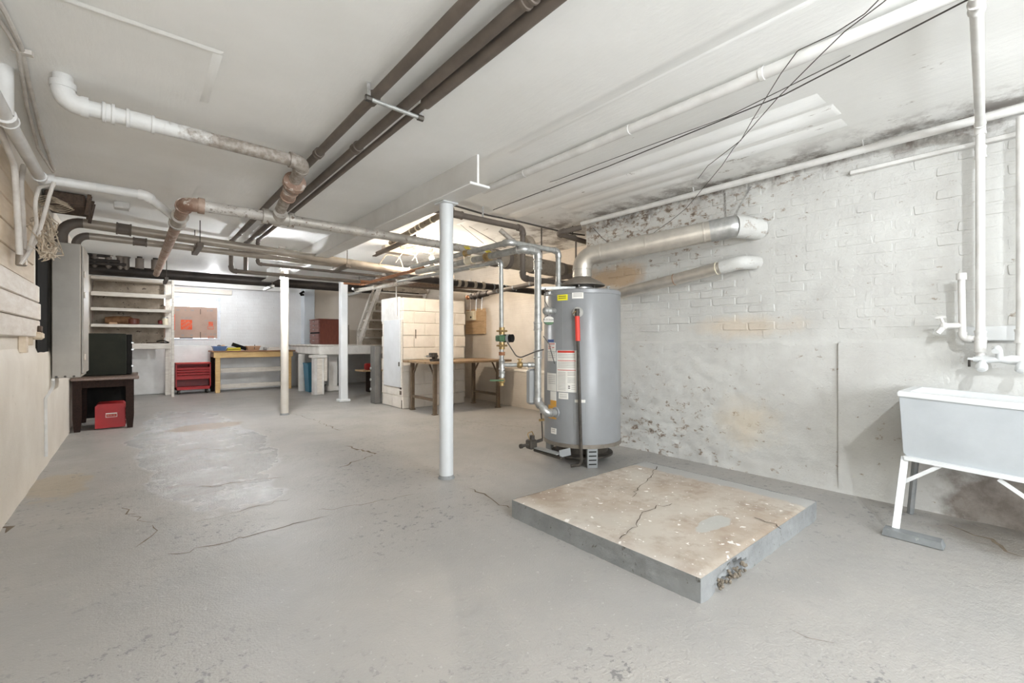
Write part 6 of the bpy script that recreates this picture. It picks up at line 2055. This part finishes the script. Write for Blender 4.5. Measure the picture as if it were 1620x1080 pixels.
# plaster above the door, the door itself
yd0, yd1 = P(633, 560, x=QX0 - 0.03).y, P(607, 560, x=QX0 - 0.03).y
zd0, zd1 = P(620, 611, x=QX0 - 0.03).z, P(620, 506, x=QX0 - 0.03).z
MB().bbox(QX0 - 0.012, QX0 + 0.03, QY0 + 0.12, QY1, zd1 - 0.02, QZ, 0.01).build('plaster_patch', 'landing', en_)
dr = MB().bbox(QX0 - 0.035, QX0 - 0.012, yd0, yd1, zd0, zd1, 0.008).build('sheet_door', 'sheet_white', en_)
MB().bbox(QX0 - 0.05, QX0 - 0.03, yd0 + 0.01, yd0 + 0.03, zd0 + 0.35, zd0 + 0.42, 0.003).build('latch', 'dark_iron', dr)
MB().bbox(QX0 - 0.02, QX0 - 0.005, yd0 - 0.035, yd0 - 0.004, zd0, zd1, 0.004).build('door_jamb', 'white_wood', en_)
MB().box(QX0 + 0.002, QX0 + 0.012, yd0 - 0.003, yd0 + 0.02, 0.0, 0.14).build('hole_shade_sheet', 'dark_gap', en_)  # dark strip painted as the shade in the low notch
MB().bbox(QX0 + 0.22, QX0 + 0.235, QY0 - 0.012, QY0 - 0.006, 1.15, 1.30, 0.002).build('wall_slot', 'dark_gap', en_)
MB().cyl(P(627, 500, x=QX0 - 0.03), P(627, 441, x=QX0 - 0.03), 0.011, n=8).build('conduit', 'white_pipe', en_)
# pier between enclosure and far wall
structure(MB().bbox(QX1, XF, 7.5, 7.62, 0, QZ + 0.3, 0.01).build('wall_infill', 'wall_far'), 'shaded strip of wall between block enclosure and far wall')
# grey door leaning at the enclosure's far side
root = thing('grey_door', 'grey slab door standing beside the block enclosure', 'door', (3.3, 7.95, 0))
ga, gb = P(592, 638, z=0), P(601, 640, z=0)
MB().bbox(QX0 - 0.10, QX0 + 0.02, QY1 + 0.06, QY1 + 0.26, 0.0, 1.02, 0.006).build('slab', 'grey_door', root)
for z in (0.25, 0.42, 0.62):
    MB().cyl((QX0 - 0.115, QY1 + 0.23, z), (QX0 - 0.10, QY1 + 0.23, z), 0.025, n=10).build('hinge', 'galv', root)

# ------------------------------------------------------------------ worn workbench with vise
root = thing('steel_workbench', 'worn wooden workbench on brown folding steel legs', 'workbench', (4.1, 6.25, 0))
UX0, UX1, UY0, UY1, UZ = 3.33, 4.86, 5.83, 6.74, 0.80
for k in range(5):
    y0 = UY0 + (UY1 - UY0) * k / 5
    MB().bbox(UX0 + random.uniform(-.01, .01), UX1, y0 + 0.002, y0 + (UY1 - UY0) / 5 - 0.002, UZ - 0.035, UZ + random.uniform(-.002, .002), 0.004).build('plank', 'worn_wood', root)
for xl in (3.46, 4.66):
    for yl in (5.95, 6.66):
        MB().bbox(xl - 0.028, xl + 0.028, yl - 0.025, yl + 0.025, 0, UZ - 0.035, 0.005).bbox(xl - 0.04, xl + 0.04, yl - 0.035, yl + 0.04, 0, 0.012, 0.003).build('leg', 'steel_leg', root)
        s = 1 if yl < 6.3 else -1
        MB().bar((xl, yl, UZ - 0.26), (xl, yl + s * 0.17, UZ - 0.04), 0.02, 0.02).build('brace', 'steel_leg', root)
        s = -1 if xl < 4 else 1
    MB().bbox(xl - 0.02, xl + 0.02, 5.95, 6.66, 0.20, 0.24, 0.004).build('stretcher', 'steel_leg', root)
vz = P(690, 560, y=5.95)
root = thing('bench_vise', 'small dark iron vise on the worn workbench, half behind the column', 'vise', (vz.x, 6.0, UZ))
vx = P(688, 560, y=6.0).x
MB().bbox(vx - 0.06, vx + 0.08, 5.94, 6.06, UZ, UZ + 0.04, 0.006).bbox(vx - 0.03, vx + 0.02, 5.95, 6.05, UZ + 0.04, UZ + 0.13, 0.008).build('body', 'dark_iron', root)
MB().bbox(vx - 0.08, vx - 0.035, 5.95, 6.05, UZ + 0.06, UZ + 0.13, 0.008).cyl((vx - 0.14, 6.0, UZ + 0.08), (vx + 0.05, 6.0, UZ + 0.08), 0.015, n=8).build('jaw', 'dark_iron', root)
MB().cyl((vx - 0.135, 5.93, UZ + 0.08), (vx - 0.135, 6.07, UZ + 0.08), 0.007, n=6).build('handle', 'galv_dull', root)

# electrical box on the boards of the far wall
root = thing('outlet_box', 'cream outlet box with conduit on the boards of the far wall', 'electrical box', (XF - 0.08, 7.1, 1.5))
MB().bbox(XF - 0.13, XF - 0.05, 7.05, 7.32, 1.50, 1.68, 0.01).build('box', 'yellowed_pipe', root)
MB().cyl((XF - 0.135, 7.12, 1.56), (XF - 0.13, 7.12, 1.56), 0.02, n=10).build('outlet', 'black', root)
MB().cyl((XF - 0.09, 7.2, 1.68), (XF - 0.09, 7.2, 2.3), 0.014, n=8).build('conduit', 'cable', root)
